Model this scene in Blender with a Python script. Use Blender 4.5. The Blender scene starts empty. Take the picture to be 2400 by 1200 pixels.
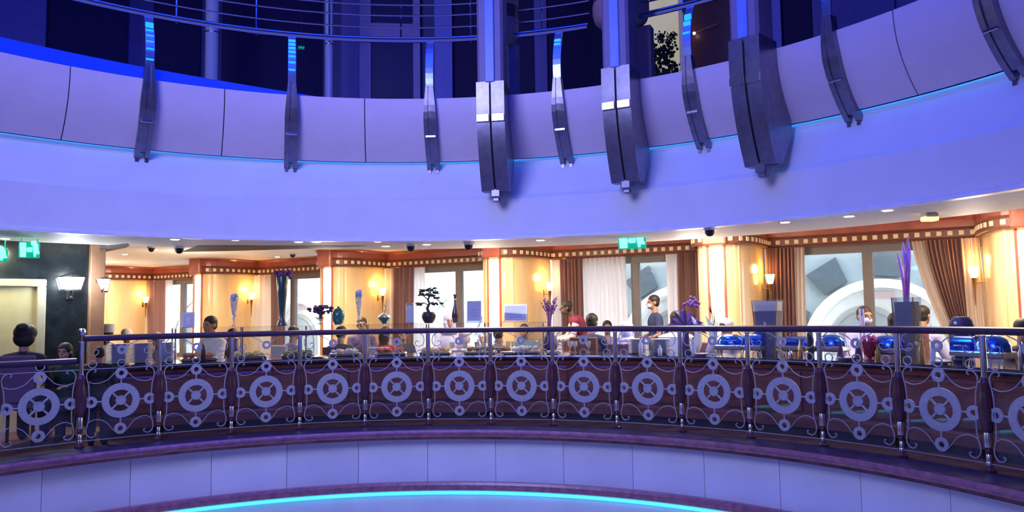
import bpy, math, random
import numpy as np
from mathutils import Vector, Matrix
random.seed(7)
sc = bpy.context.scene
C = sc.collection
PI = math.pi
sin, cos = math.sin, math.cos

# ------------------------------------------------------------------ camera
EYE = Vector((0.0, 0.0, 1.37))
FOC = 1795.0
PITCH = math.radians(4.19)
ROLL = math.radians(0.8526)
_cp, _sp, _cr, _sr = cos(PITCH), sin(PITCH), cos(ROLL), sin(ROLL)
FWD = Vector((0, _cp, _sp))
UP0 = Vector((0, -_sp, _cp))
RT0 = Vector((1, 0, 0))
RT = RT0 * _cr - UP0 * _sr
UP = RT0 * _sr + UP0 * _cr
cam = bpy.data.objects.new('camera', bpy.data.cameras.new('camera'))
C.objects.link(cam)
cam.data.sensor_fit = 'HORIZONTAL'
cam.data.sensor_width = 36
cam.data.lens = 36 * FOC / 2400
cam.data.clip_start = .05
cam.data.clip_end = 300
M = Matrix((RT, UP, -FWD)).transposed().to_4x4()
M.translation = EYE
cam.matrix_world = M
sc.camera = cam

# ------------------------------------------------------------------ world, view
sc.view_settings.view_transform = 'Standard'
sc.view_settings.look = 'None'
sc.view_settings.exposure = 0
sc.view_settings.gamma = 1
sc.view_settings.use_curve_mapping = False
w = bpy.data.worlds.new('daylight'); sc.world = w; w.use_nodes = True
bg = w.node_tree.nodes['Background']
bg.inputs[0].default_value = (.80, .92, 1.0, 1)
bg.inputs[1].default_value = 12.0


def area(name, loc, target, size, color, power, shape='DISK', size_y=None, spread=None):
    l = bpy.data.lights.new(name, 'AREA'); l.shape = shape; l.size = size
    if size_y: l.size_y = size_y
    l.color = color; l.energy = power
    if spread: l.spread = spread
    o = bpy.data.objects.new(name, l); C.objects.link(o); o.location = loc
    d = Vector(target) - Vector(loc)
    o.rotation_euler = d.to_track_quat('-Z', 'Y').to_euler()
    return o


def point(name, loc, color, power, r=.05):
    l = bpy.data.lights.new(name, 'POINT'); l.color = color; l.energy = power; l.shadow_soft_size = r
    o = bpy.data.objects.new(name, l); C.objects.link(o); o.location = loc
    return o


CX, CY = -1.0367, 4.0694
# show lighting of the atrium: violet wash from above, blue wash from the side
area('atrium_wash_light', (-4.2, .6, 5.6), (-.9, 9.4, 1.2), 4.2, (.41, .44, 1.0), 205, spread=math.radians(95))
area('atrium_blue_light', (-1.0, 4.2, 7.9), (-1.0, 4.3, 0), 6.0, (.012, .045, 1.0), 430)
# warm ceiling light of the dining room, then added fill points
for i, (x, y) in enumerate([(-9.2, 17.0), (-6.2, 14.6), (-3.2, 13.0), (-.4, 11.5), (2.4, 10.2), (5.2, 8.6)]):
    area('dining_ceiling_light', (x, y, 2.56), (x, y, 0), 1.0, (1.0, .82, .58), 95)
    point('dining_fill_light', (x, y, 1.95), (1.0, .84, .66), 28, .18)  # unseen bulbs added in mid-air to brighten walls and ceiling

# ------------------------------------------------------------------ pixel helpers (photograph is 2400x1200)
def ray(u, v):
    return (RT * ((u - 1200) / FOC) + UP * (-(v - 600) / FOC) + FWD)


def at(u, v, Y):
    d = ray(u, v)
    return EYE + d * (Y / d.y)


def on_ring(u, v, R):
    d = ray(u, v)
    a = d.x * d.x + d.y * d.y
    b = -2 * (d.x * CX + d.y * CY)
    c = CX * CX + CY * CY - R * R
    t = (-b + math.sqrt(b * b - 4 * a * c)) / (2 * a)
    p = EYE + d * t
    return math.atan2(p.x - CX, p.y - CY), p.z


def ring(a, R, z=0.0):
    return Vector((CX + R * sin(a), CY + R * cos(a), z))


# window wall: straight, runs away to the left
WO = Vector((0, 14.1, 0)); WD = Vector((.8688, -.4952, 0)); WN = Vector((-.4952, -.8688, 0))
WROT = math.atan2(-.4952, .8688)


def wpt(s, n=0.0, z=0.0):
    return WO + WD * s + WN * n + Vector((0, 0, z))


def wall_s(u, v=650, n=0.0):
    d = ray(u, v)
    t = ((WO + WN * n) - EYE).dot(WN) / d.dot(WN)
    p = EYE + d * t
    return (p - WO).dot(WD), p.z


# ------------------------------------------------------------------ materials
MATS = {}


def mat(name, col, rough=.5, metal=0., var=.06, scale=8., spec=.5, emit=None, es=0., bump=0., coat=0., stretch=None, ramp=None):
    if name in MATS: return MATS[name]
    m = bpy.data.materials.new(name); m.use_nodes = True
    nt = m.node_tree; b = nt.nodes['Principled BSDF']
    b.inputs['Roughness'].default_value = rough
    b.inputs['Metallic'].default_value = metal
    b.inputs['Specular IOR Level'].default_value = spec
    if coat:
        b.inputs['Coat Weight'].default_value = coat; b.inputs['Coat Roughness'].default_value = .12
    tc = nt.nodes.new('ShaderNodeTexCoord'); mp = nt.nodes.new('ShaderNodeMapping')
    nz = nt.nodes.new('ShaderNodeTexNoise'); cr = nt.nodes.new('ShaderNodeValToRGB')
    nz.inputs['Scale'].default_value = scale; nz.inputs['Detail'].default_value = 4
    if stretch: mp.inputs['Scale'].default_value = stretch
    nt.links.new(tc.outputs['Object'], mp.inputs[0]); nt.links.new(mp.outputs[0], nz.inputs[0]); nt.links.new(nz.outputs[0], cr.inputs[0])
    c = Vector(col)
    lo, hi = (c * (1 - var), c * (1 + var)) if ramp is None else (Vector(ramp[0]), Vector(ramp[1]))
    cr.color_ramp.elements[0].position = .3; cr.color_ramp.elements[1].position = .7
    cr.color_ramp.elements[0].color = (*lo, 1); cr.color_ramp.elements[1].color = (*[min(1, x) for x in hi], 1)
    nt.links.new(cr.outputs[0], b.inputs['Base Color'])
    if emit:
        b.inputs['Emission Color'].default_value = (*emit, 1); b.inputs['Emission Strength'].default_value = es
    if bump:
        bp = nt.nodes.new('ShaderNodeBump'); bp.inputs['Strength'].default_value = bump; bp.inputs['Distance'].default_value = .02
        nt.links.new(nz.outputs[0], bp.inputs['Height']); nt.links.new(bp.outputs[0], b.inputs['Normal'])
    MATS[name] = m
    return m


def glass(name, tint=(1, 1, 1), refl=.10, rough=.02, haze=0., hazecol=(.8, .85, .9)):
    if name in MATS: return MATS[name]
    m = bpy.data.materials.new(name); m.use_nodes = True
    nt = m.node_tree; nt.nodes.remove(nt.nodes['Principled BSDF'])
    out = nt.nodes['Material Output']
    tr = nt.nodes.new('ShaderNodeBsdfTransparent'); tr.inputs[0].default_value = (*tint, 1)
    gl = nt.nodes.new('ShaderNodeBsdfGlossy'); gl.inputs['Roughness'].default_value = rough
    mx = nt.nodes.new('ShaderNodeMixShader')
    lw = nt.nodes.new('ShaderNodeLayerWeight'); lw.inputs[0].default_value = .25
    mt = nt.nodes.new('ShaderNodeMath'); mt.operation = 'MULTIPLY_ADD'; mt.inputs[1].default_value = .6; mt.inputs[2].default_value = refl * .4
    nt.links.new(lw.outputs['Fresnel'], mt.inputs[0]); nt.links.new(mt.outputs[0], mx.inputs[0])
    nt.links.new(tr.outputs[0], mx.inputs[1]); nt.links.new(gl.outputs[0], mx.inputs[2])
    last = mx
    if haze:
        df = nt.nodes.new('ShaderNodeBsdfDiffuse'); df.inputs[0].default_value = (*hazecol, 1)
        m2 = nt.nodes.new('ShaderNodeMixShader'); m2.inputs[0].default_value = haze
        nt.links.new(mx.outputs[0], m2.inputs[1]); nt.links.new(df.outputs[0], m2.inputs[2]); last = m2
    nt.links.new(last.outputs[0], out.inputs[0])
    MATS[name] = m
    return m


def cloth(name, col, trans=.5, var=.08):
    """thin curtain cloth that lets daylight through"""
    if name in MATS: return MATS[name]
    m = bpy.data.materials.new(name); m.use_nodes = True
    nt = m.node_tree; nt.nodes.remove(nt.nodes['Principled BSDF'])
    out = nt.nodes['Material Output']
    tc = nt.nodes.new('ShaderNodeTexCoord'); nz = nt.nodes.new('ShaderNodeTexNoise'); nz.inputs['Scale'].default_value = 60
    cr = nt.nodes.new('ShaderNodeValToRGB'); c = Vector(col)
    cr.color_ramp.elements[0].color = (*(c * (1 - var)), 1); cr.color_ramp.elements[1].color = (*[min(1, x) for x in c * (1 + var)], 1)
    nt.links.new(tc.outputs['Object'], nz.inputs[0]); nt.links.new(nz.outputs[0], cr.inputs[0])
    d = nt.nodes.new('ShaderNodeBsdfDiffuse'); t = nt.nodes.new('ShaderNodeBsdfTranslucent'); mx = nt.nodes.new('ShaderNodeMixShader')
    mx.inputs[0].default_value = trans
    nt.links.new(cr.outputs[0], d.inputs[0]); nt.links.new(cr.outputs[0], t.inputs[0])
    nt.links.new(d.outputs[0], mx.inputs[1]); nt.links.new(t.outputs[0], mx.inputs[2]); nt.links.new(mx.outputs[0], out.inputs[0])
    MATS[name] = m
    return m


def tint_per_object(m, amt):
    nt = m.node_tree; b = nt.nodes['Principled BSDF']; src = b.inputs['Base Color'].links[0].from_socket
    oi = nt.nodes.new('ShaderNodeObjectInfo'); mr = nt.nodes.new('ShaderNodeMapRange'); hs = nt.nodes.new('ShaderNodeHueSaturation')
    mr.inputs['To Min'].default_value = 1 - amt; mr.inputs['To Max'].default_value = 1 + amt * .4
    nt.links.new(oi.outputs['Random'], mr.inputs['Value']); nt.links.new(mr.outputs[0], hs.inputs['Value'])
    nt.links.new(src, hs.inputs['Color']); nt.links.new(hs.outputs[0], b.inputs['Base Color'])


# ------------------------------------------------------------------ mesh builder
class MB:
    def __init__(s): s.v = []; s.f = []

    def add(s, vs, fs):
        n = len(s.v); s.v += [tuple(x) for x in vs]; s.f += [tuple(i + n for i in f) for f in fs]; return s

    def box(s, c, sz, rz=0., M=None):
        hx, hy, hz = [x / 2 for x in sz]; vs = []
        for x in (-hx, hx):
            for y in (-hy, hy):
                for z in (-hz, hz):
                    p = Vector((x, y, z))
                    if rz: p = Vector((p.x * cos(rz) - p.y * sin(rz), p.x * sin(rz) + p.y * cos(rz), p.z))
                    if M: p = M @ p
                    vs.append(p + Vector(c))
        return s.add(vs, [(0, 1, 3, 2), (4, 6, 7, 5), (0, 4, 5, 1), (2, 3, 7, 6), (0, 2, 6, 4), (1, 5, 7, 3)])

    def bbox(s, c, sz, b=.01):
        """box with chamfered vertical+horizontal edges (three stacked outlines)"""
        x, y, z = [q / 2 for q in sz]; b = min(b, x * .6, y * .6, z * .6); c = Vector(c)
        def o(k): return [(-x + k, -y), (x - k, -y), (x, -y + k), (x, y - k), (x - k, y), (-x + k, y), (-x, y - k), (-x, -y + k)]
        lv = []
        for zz, sh in ((-z, b), (-z + b, 0), (z - b, 0), (z, b)):
            fx, fy = (x - sh) / x, (y - sh) / y
            lv.append([c + Vector((p[0] * fx, p[1] * fy, zz)) for p in o(b)])
        vs = sum(lv, []); fs = [tuple(reversed(range(8))), tuple(range(24, 32))]
        for k in range(3):
            for i in range(8):
                j = (i + 1) % 8; fs.append((k * 8 + i, k * 8 + j, k * 8 + 8 + j, k * 8 + 8 + i))
        return s.add(vs, fs)

    def lathe(s, prof, c=(0, 0, 0), seg=12, axis='z', cap=True, sx=1., sy=1.):
        vs = []; fs = []; c = Vector(c)
        for r, z in prof:
            for k in range(seg):
                a = 2 * PI * k / seg; p = Vector((r * cos(a) * sx, r * sin(a) * sy, z))
                if axis == 'y': p = Vector((p.x, p.z, p.y))
                if axis == 'x': p = Vector((p.z, p.x, p.y))
                vs.append(c + p)
        for i in range(len(prof) - 1):
            for k in range(seg):
                j = (k + 1) % seg; fs.append((i * seg + k, i * seg + j, (i + 1) * seg + j, (i + 1) * seg + k))
        if cap:
            fs.append(tuple(reversed(range(seg)))); fs.append(tuple(range((len(prof) - 1) * seg, len(prof) * seg)))
        return s.add(vs, fs)

    def ball(s, c, r, seg=10, n=6, sc=(1, 1, 1)):
        prof = [(max(1e-4, r * sin(PI * i / n)), -r * cos(PI * i / n)) for i in range(n + 1)]
        k = len(s.v); s.lathe(prof, (0, 0, 0), seg)
        for i in range(k, len(s.v)):
            x, y, z = s.v[i]; s.v[i] = (c[0] + x * sc[0], c[1] + y * sc[1], c[2] + z * sc[2])
        return s

    def tube(s, pts, r, seg=6, closed=False, r2=None, flat=1.):
        pts = [Vector(p) for p in pts]; n = len(pts); vs = []; fs = []
        ref = None
        for i, p in enumerate(pts):
            if closed: t = pts[(i + 1) % n] - pts[i - 1]
            else: t = pts[min(i + 1, n - 1)] - pts[max(i - 1, 0)]
            t = t.normalized() if t.length > 1e-9 else Vector((0, 0, 1))
            if ref is None:
                ref = Vector((0, 1, 0)) if abs(t.y) < .9 else Vector((1, 0, 0))
            a = (ref - t * ref.dot(t)).normalized(); b = t.cross(a)
            rr = r if r2 is None else r + (r2 - r) * i / max(1, n - 1)
            if isinstance(r, (list, tuple)): rr = r[i]
            for k in range(seg):
                q = 2 * PI * k / seg; vs.append(p + a * (rr * cos(q) * flat) + b * (rr * sin(q)))
            ref = a
        m = n if closed else n - 1
        for i in range(m):
            i2 = (i + 1) % n
            for k in range(seg):
                j = (k + 1) % seg; fs.append((i * seg + k, i * seg + j, i2 * seg + j, i2 * seg + k))
        if not closed:
            fs.append(tuple(reversed(range(seg)))); fs.append(tuple(range((n - 1) * seg, n * seg)))
        return s.add(vs, fs)

    def prism(s, poly, y0, y1, plane='xz'):
        n = len(poly)
        def P(p, y): return (p[0], y, p[1]) if plane == 'xz' else ((p[0], p[1], y) if plane == 'xy' else (y, p[0], p[1]))
        vs = [P(p, y0) for p in poly] + [P(p, y1) for p in poly]
        fs = [tuple(range(n)), tuple(reversed(range(n, 2 * n)))]
        for i in range(n):
            j = (i + 1) % n; fs.append((j, i, n + i, n + j))
        return s.add(vs, fs)

    def annulus(s, c, ro, ri, y0, y1, seg=28):
        vs = []; fs = []
        for k in range(seg):
            a = 2 * PI * k / seg
            for r, y in ((ro, y0), (ri, y0), (ri, y1), (ro, y1)):
                vs.append((c[0] + r * cos(a), c[1] + y, c[2] + r * sin(a)))
        for k in range(seg):
            j = (k + 1) % seg
            for q in range(4): fs.append((k * 4 + q, k * 4 + (q + 1) % 4, j * 4 + (q + 1) % 4, j * 4 + q))
        return s.add(vs, fs)

    def sweep(s, prof, a0, a1, n, closed=True, ends=True):
        """profile [(R,z)..] swept about the atrium axis"""
        m = len(prof); vs = []; fs = []
        full = abs((a1 - a0) - 2 * PI) < 1e-6
        k_n = n if full else n + 1
        for k in range(k_n):
            a = a0 + (a1 - a0) * k / n
            for R, z in prof:
                RR = R(a) if callable(R) else R
                zz = z(a) if callable(z) else z
                vs.append(ring(a, RR, zz))
        for k in range(n):
            k2 = (k + 1) % k_n
            for i in range(m if closed else m - 1):
                j = (i + 1) % m; fs.append((k * m + i, k * m + j, k2 * m + j, k2 * m + i))
        if closed and ends and not full:
            fs.append(tuple(reversed(range(m)))); fs.append(tuple(range(n * m, n * m + m)))
        return s.add(vs, fs)

    def xf(s, M):
        s.v = [tuple(M @ Vector(p)) for p in s.v]; return s

    def mesh(s, name, m=None, smooth=False):
        me = bpy.data.meshes.new(name); me.from_pydata(s.v, [], s.f); me.update()
        if m: me.materials.append(m)
        if smooth:
            me.polygons.foreach_set('use_smooth', [True] * len(me.polygons))
            try: me.set_sharp_from_angle(angle=math.radians(40))
            except Exception: pass
        return me

    def build(s, name, m=None, parent=None, loc=None, rz=0., smooth=False):
        me = s.mesh(name, m, smooth)
        return link(name, me, parent, loc, rz)


def link(name, me, parent=None, loc=None, rz=0.):
    o = bpy.data.objects.new(name, me); C.objects.link(o)
    if parent: o.parent = parent
    if loc is not None: o.location = loc
    if rz: o.rotation_euler.z = rz
    return o


def tag(o, label=None, cat=None, group=None, kind=None):
    if label: o['label'] = label
    if cat: o['category'] = cat
    if group: o['group'] = group
    if kind: o['kind'] = kind
    return o


def thing(name, label, cat, loc=(0, 0, 0), rz=0., group=None):
    o = bpy.data.objects.new(name, None); C.objects.link(o); o.location = loc; o.rotation_euler.z = rz
    o.empty_display_size = .1
    return tag(o, label, cat, group)


def struct(o): o['kind'] = 'structure'; return o


def copy_tree(o, parent=None):
    kids = KIDS.get(o.name) or [c for c in o.children]
    c = o.copy(); C.objects.link(c); c.parent = parent
    for k in kids: copy_tree(k, c)
    return c


KIDS = {}


def place(o, loc, rz=0., label=None, group=None, scale=None):
    o.location = loc; o.rotation_euler.z = rz
    if label: o['label'] = label
    if group: o['group'] = group
    if scale: o.scale = (scale,) * 3
    return o


# palette
m_cream = mat('cream_plaster', (.80, .78, .80), .55, var=.03, scale=3)
m_marble = mat('white_marble', (.78, .78, .80), .28, var=.06, scale=2.2, coat=.3)
tint_per_object(m_marble, .10)
m_ceil = mat('white_ceiling', (.85, .83, .78), .6, var=.02)
m_rose = mat('rose_brown_marble', (.36, .14, .17), .3, var=.3, scale=14, coat=.4)
m_wood = mat('red_brown_wood', (.17, .055, .045), .32, var=.3, scale=4, stretch=(1, 1, 9), coat=.3)
m_frieze = mat('mahogany_frieze', (.40, .10, .07), .35, var=.18, scale=5, coat=.3)
m_inlay = mat('cream_inlay', (.80, .62, .42), .4)
m_honey = mat('honey_lacquer_wood', (.80, .56, .30), .24, var=.10, scale=2, stretch=(3, 3, .5), coat=.6)
m_dark = mat('dark_stone', (.012, .018, .022), .25, var=.5, scale=6, coat=.3)
m_steel = mat('polished_steel', (.78, .76, .76), .24, 1., var=.05)
m_steelb = mat('brushed_steel', (.50, .48, .52), .3, 1., var=.08)
m_bracket = mat('bracket_metal', (.26, .24, .30), .34, .9, var=.15, scale=14)
m_frost = mat('etched_frost', (.42, .42, .40), .7, var=.12, scale=60)
m_baluster = mat('dark_mahogany_baluster', (.085, .025, .03), .3, var=.2, coat=.4)
m_rail = mat('dark_handrail_wood', (.055, .022, .045), .5, var=.2)
m_glass = glass('clear_glass', refl=.06)
m_glass_u = glass('guard_glass', (.93, .95, .97), refl=.12)
m_brown = mat('brown_curtain', (.20, .085, .06), .8)
m_blackish = mat('blackened_metal', (.02, .02, .025), .5)
m_white = mat('white_porcelain', (.82, .82, .82), .25, var=.02)
m_floor = mat('restaurant_carpet', (.12, .05, .05), .9, var=.5, scale=5)

# ================================================================== STRUCTURE
A0, A1 = -1.55, 1.55
AW0 = math.atan2(wpt(-17).x - CX, wpt(-17).y - CY)
AW1 = math.atan2(wpt(10.6).x - CX, wpt(10.6).y - CY)
DW = (14.1 - CY - .57 * CX)


def rout(a, extra=0.):
    a = (a + PI) % (2 * PI) - PI
    if AW0 <= a <= AW1:
        return min(27., (DW + extra) / (cos(a) + .57 * sin(a)))
    return 11.


RR = 5.405            # railing radius
DA = .142199
AP0 = -.712972        # azimuth of the first tall post

# floor of the dining level, with its opening
struct(MB().sweep([(5.02, 0), (lambda a: rout(a), 0), (lambda a: rout(a), -.1), (5.02, -.1)], -PI, PI, 220).build('floor', m_floor))
struct(MB().sweep([(5.42, .002), (5.42, .014), (5.0, .014), (5.0, .002)], -PI, PI, 200).build('trim_1', mat('dark_ledge_stone', (.045, .03, .07), .45, var=.3)))
struct(MB().sweep([(5.2, .0), (5.0, .012), (4.985, -.015), (5.0, -.04), (5.015, -.045), (5.02, -.07), (5.05, -.085), (5.066, -.105), (5.2, -.105)], -PI, PI, 240).build('trim_2', m_rose, smooth=True))
# marble band of single slabs
wl = struct(MB().sweep([(5.19, -.10), (5.19, -.62), (5.3, -.62), (5.3, -.10)], -PI, PI, 120).build('wall_lower', mat('pale_joint', (.60, .59, .62), .8)))
n_sl = 40
sl = MB()
for k in range(n_sl):
    pass
slab_mesh = None
for k in range(n_sl):
    da = 2 * PI / n_sl
    if slab_mesh is None:
        b = MB(); g = .0005
        b.sweep([(5.165, -.106), (5.165, -.612), (5.2, -.612), (5.2, -.106)], -da / 2 + g, da / 2 - g, 5)
        for i, p in enumerate(b.v): b.v[i] = (p[0] - CX, p[1] - CY, p[2])
        slab_mesh = b.mesh('marble_slab', m_marble)
    o = link('marble_slab', slab_mesh, wl, (CX, CY, 0), -(k + .5) * da)
struct(MB().sweep([(5.3, -.61), (5.1, -.612), (5.085, -.64), (5.1, -.665), (5.1, -.70), (5.13, -.72), (5.3, -.72)], -PI, PI, 240).build('trim_3', m_rose, smooth=True))
struct(MB().sweep([(5.215, -.72), (5.215, -2.6), (5.3, -2.6), (5.3, -.72)], -PI, PI, 120).build('wall_bottom', m_marble))
struct(MB().sweep([(.01, -2.6), (5.25, -2.6), (5.25, -2.66), (.01, -2.66)], -PI, PI, 60).build('floor_lower', m_marble))
m_cyan = mat('cyan_led', (.1, .5, .6), .5, emit=(.045, .58, 1.0), es=2.6, var=0)
tag(MB().sweep([(5.17, -.722), (5.17, -.765), (5.214, -.765), (5.214, -.722)], -1.5, 1.5, 140).build('led_strip', m_cyan),
    'glowing cyan light strip tucked under the lower marble band', 'light strip')

# fascia between dining ceiling and parapet
struct(MB().sweep([(5.234, 2.30), (5.234, 2.745), (5.246, 2.752), (5.30, 2.80), (5.40, 3.02), (5.47, 3.20), (5.50, 3.35), (5.6, 3.35), (5.6, 2.30)], -PI, PI, 240).build('wall_fascia', m_cream))
struct(MB().sweep([(5.21, 2.252), (5.21, 2.285), (5.235, 2.30), (5.32, 2.30), (5.32, 2.252)], -PI, PI, 240).build('trim_4', mat('white_rim', (.85, .85, .85), .4)))
# dining ceiling: low ring, step, high ceiling with a drop cove
struct(MB().sweep([(5.30, 2.262), (6.55, 2.262), (6.62, 2.29), (6.62, 2.70), (5.30, 2.70)], -PI, PI, 200).build('ceiling', m_ceil))
struct(MB().sweep([(6.6, 2.62), (lambda a: rout(a), 2.62), (lambda a: rout(a), 3.2), (6.6, 3.2)], -PI, PI, 220).build('ceiling_high', m_ceil))
# upper deck floor and outer walls
struct(MB().sweep([(5.5, 3.2), (8.7, 3.2), (8.7, 3.26), (5.5, 3.26)], -PI, PI, 120).build('floor_upper', mat('upper_deck_stone', (.12, .11, .16), .3)))
m_upwall = mat('upper_wall_panel', (.05, .04, .20), .45, var=.2, scale=1.5)
struct(MB().sweep([(8.5, 3.26), (8.5, 8.1), (8.7, 8.1), (8.7, 3.26)], -PI, PI, 90).build('wall_upper', m_upwall))
struct(MB().sweep([(.01, 8.1), (8.7, 8.1), (8.7, 8.2), (.01, 8.2)], -PI, PI, 60).build('ceiling_upper', mat('upper_ceiling', (.3, .3, .42), .7)))
# closing wall behind the dining room everywhere but the window wall
b = MB(); prev = None
m_back = mat('dining_back_wall', (.40, .26, .15), .6)
aa = [AW1 + .001 + (2 * PI - (AW1 - AW0) - .002) * k / 80 for k in range(81)]
pts = [ring(AW1 - .002, rout(AW1 - .002)), ] + [ring(a, 11.0) for a in aa] + [ring(AW0 + .002, rout(AW0 + .002))]
for p, q in zip(pts, pts[1:]):
    n = (q - p).normalized(); o = Vector((n.y, -n.x, 0)) * .1
    b.add([p, q, q + o, p + o, p + Vector((0, 0, 3.2)), q + Vector((0, 0, 3.2)), q + o + Vector((0, 0, 3.2)), p + o + Vector((0, 0, 3.2))],
          [(0, 1, 5, 4), (2, 3, 7, 6), (4, 5, 6, 7), (0, 3, 2, 1), (1, 2, 6, 5), (3, 0, 4, 7)])
struct(b.build('wall_back', m_back))

# ---------------------------------------------------------------- window wall
PW, PD, PITCHS = .85, 1.25, 3.7265
piers = [(.79 - PW / 2 + PITCHS * k) for k in range(-4, 3)]      # centres
FZ0, FZ1 = 2.29, 2.60
wall = struct(MB().box(wpt(-1.5, -.15, 2.455), (24.4, .3, .33), WROT).box(wpt(-1.5, -.15, .2), (24.4, .3, .4), WROT).build('wall_window', m_honey))


def pier_out(off=0., n=22, nose=0.):
    """plan outline of one pier in (s, n): straight flanks and a rounded nose"""
    a = PW / 2 + off; d = PD + off; p = []
    for k in range(n + 1):
        t = PI * k / n; c_, s_ = cos(t), sin(t); e = 2 / 3.2
        p.append((a * math.copysign(abs(c_) ** e, c_), d * abs(s_) ** e))
    return p


def wall_prism(b, poly, s0, z0, z1):
    n = len(poly)
    vs = [wpt(s0 + s, q, z0) for s, q in poly] + [wpt(s0 + s, q, z1) for s, q in poly]
    fs = [tuple(range(n)), tuple(reversed(range(n, 2 * n)))] + [((i + 1) % n, i, n + i, n + (i + 1) % n) for i in range(n)]
    return b.add(vs, fs)


m_strip = mat('lit_strip', (1, .9, .7), .5, emit=(1.0, .80, .42), es=7, var=0)
m_groove = mat('frieze_dark_moulding', (.16, .05, .035), .4)
inlay_mesh = MB().bbox((0, 0, 0), (.066, .02, .066), .012).mesh('inlay_tile', m_inlay)
n_wall = 0
for k, s0 in enumerate(piers):
    n_wall += 1
    pr = struct(wall_prism(MB(), pier_out(), s0, 0, FZ0 + .05).build('wall_pier', m_honey, smooth=True))
    pr.name = 'wall_%d' % n_wall if False else 'wall_pier'
    # panel joints of the lacquer veneer: thin proud fillets
    for t in (.32, .68):
        q = pier_out(.004)[int(22 * t)]
        MB().box(wpt(s0 + q[0], q[1], 1.2), (.016, .016, 2.15), WROT).build('fillet', m_honey, pr)
    # lit strip on the nose
    q = pier_out(.0)[11]
    MB().bbox((0, 0, 0), (.19, .03, 2.0), .008).build('light_panel', m_strip, pr, wpt(s0, PD + .005, 1.26), WROT)
    MB().bbox((0, 0, 0), (.03, .05, 2.06), .006).build('edge_strip', m_frieze, pr, wpt(s0 - .115, PD + .0, 1.26), WROT)
    MB().bbox((0, 0, 0), (.03, .05, 2.06), .006).build('edge_strip', m_frieze, pr, wpt(s0 + .115, PD + .0, 1.26), WROT)

# frieze: one mahogany band running along wall and round every pier
path = [(-13.5, .02)]
for s0 in piers:
    pts = [(s0 + s, q) for s, q in reversed(pier_out(.03, 18))]
    path += [(pts[0][0], .02)] + pts[1:-1] + [(pts[-1][0], .02)]
path.append((10.5, .02))
fr = struct(bpy.data.objects.new('trim_5', None)); C.objects.link(fr)


def path_sweep(path, prof):
    """prof = [(n offset, z)]; mitred along the (s,n) path"""
    b = MB(); m = len(prof); P2 = [Vector((p[0], p[1])) for p in path]; N = len(P2); vs = []
    for i, p in enumerate(P2):
        t0 = (p - P2[i - 1]).normalized() if i else (P2[1] - p).normalized()
        t1 = (P2[i + 1] - p).normalized() if i < N - 1 else t0
        n0 = Vector((-t0.y, t0.x)); n1 = Vector((-t1.y, t1.x)); nn = (n0 + n1)
        nn = nn / max(.35, nn.length_squared / 2) if nn.length > .01 else n0
        for o, z in prof: vs.append(wpt(p.x + nn.x * o, p.y + nn.y * o, z))
    fs = []
    for i in range(N - 1):
        for k in range(m):
            j = (k + 1) % m; fs.append((i * m + k, i * m + j, (i + 1) * m + j, (i + 1) * m + k))
    fs += [tuple(reversed(range(m))), tuple(range((N - 1) * m, N * m))]
    return b.add(vs, fs)


path_sweep(path, [(0, FZ0), (.05, FZ0), (.06, FZ0 + .02), (.045, FZ0 + .03), (.045, FZ0 + .13), (.06, FZ0 + .14), (.05, FZ0 + .16), (.0, FZ0 + .165)]).build('inlay_band', m_groove, fr)
path_sweep(path, [(0, FZ0 + .165), (.03, FZ0 + .165), (.03, FZ0 + .27), (.07, FZ0 + .31), (.07, 2.63), (0, 2.63)]).build('crown_board', m_frieze, fr)
# inlay squares, evenly stepped along the path
d_acc = .06; n_in = 0
P2 = [Vector(p) for p in path]
for p, q in zip(P2, P2[1:]):
    L = (q - p).length; t = (q - p) / L
    while d_acc < L:
        c = p + t * d_acc; nn = Vector((-t.y, t.x))
        wp = wpt(c.x + nn.x * .05, c.y + nn.y * .05, FZ0 + .08)
        dx = WD * t.x + WN * t.y
        if -12.2 < c.x < 9.3 and n_in < 298:
            o = link('inlay_tile', inlay_mesh, fr, wp, math.atan2(dx.y, dx.x)); n_in += 1
        d_acc += .135
    d_acc -= L
# cap blocks over the lit strips
for s0 in piers:
    MB().bbox((0, 0, 0), (.34, .12, .36), .02).build('cap_block', m_frieze, fr, wpt(s0, PD + .07, FZ0 + .175), WROT)

# windows
m_frame = mat('grey_window_frame', (.17, .15, .15), .5)
m_wglass = glass('window_glass', (.97, .99, 1), refl=.04)
for k in range(6):
    sa, sb = piers[k] + PW / 2, piers[k + 1] - PW / 2
    wn = struct(bpy.data.objects.new('window_%d' % (k + 1), None)); C.objects.link(wn)
    sm = (sa + sb) / 2; W = sb - sa
    MB().box(wpt(sm, -.1, 2.235), (W, .1, .13), WROT).box(wpt(sm, -.1, .45), (W, .1, .1), WROT).build('window_frame', m_frame, wn)
    sml, _ = wall_s({3: 1077, 4: 1490, 5: 2035}.get(k, 0), 650, -.1) if k in (3, 4, 5) else (sm, 0)
    if k in (0, 1, 2): sml = sa + W * .36
    if k in (3, 5): pass
    for s_ in (sa + .05, sml, sb - .05):
        MB().bbox((0, 0, 0), (.14 if s_ == sml else .1, .1, 1.7), .01).build('mullion', m_frame, wn, wpt(s_, -.1, 1.33), WROT)
    MB().box((0, 0, 0), (W - .1, .012, 1.7)).build('pane', m_wglass, wn, wpt(sm, -.12, 1.33), WROT)


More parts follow.
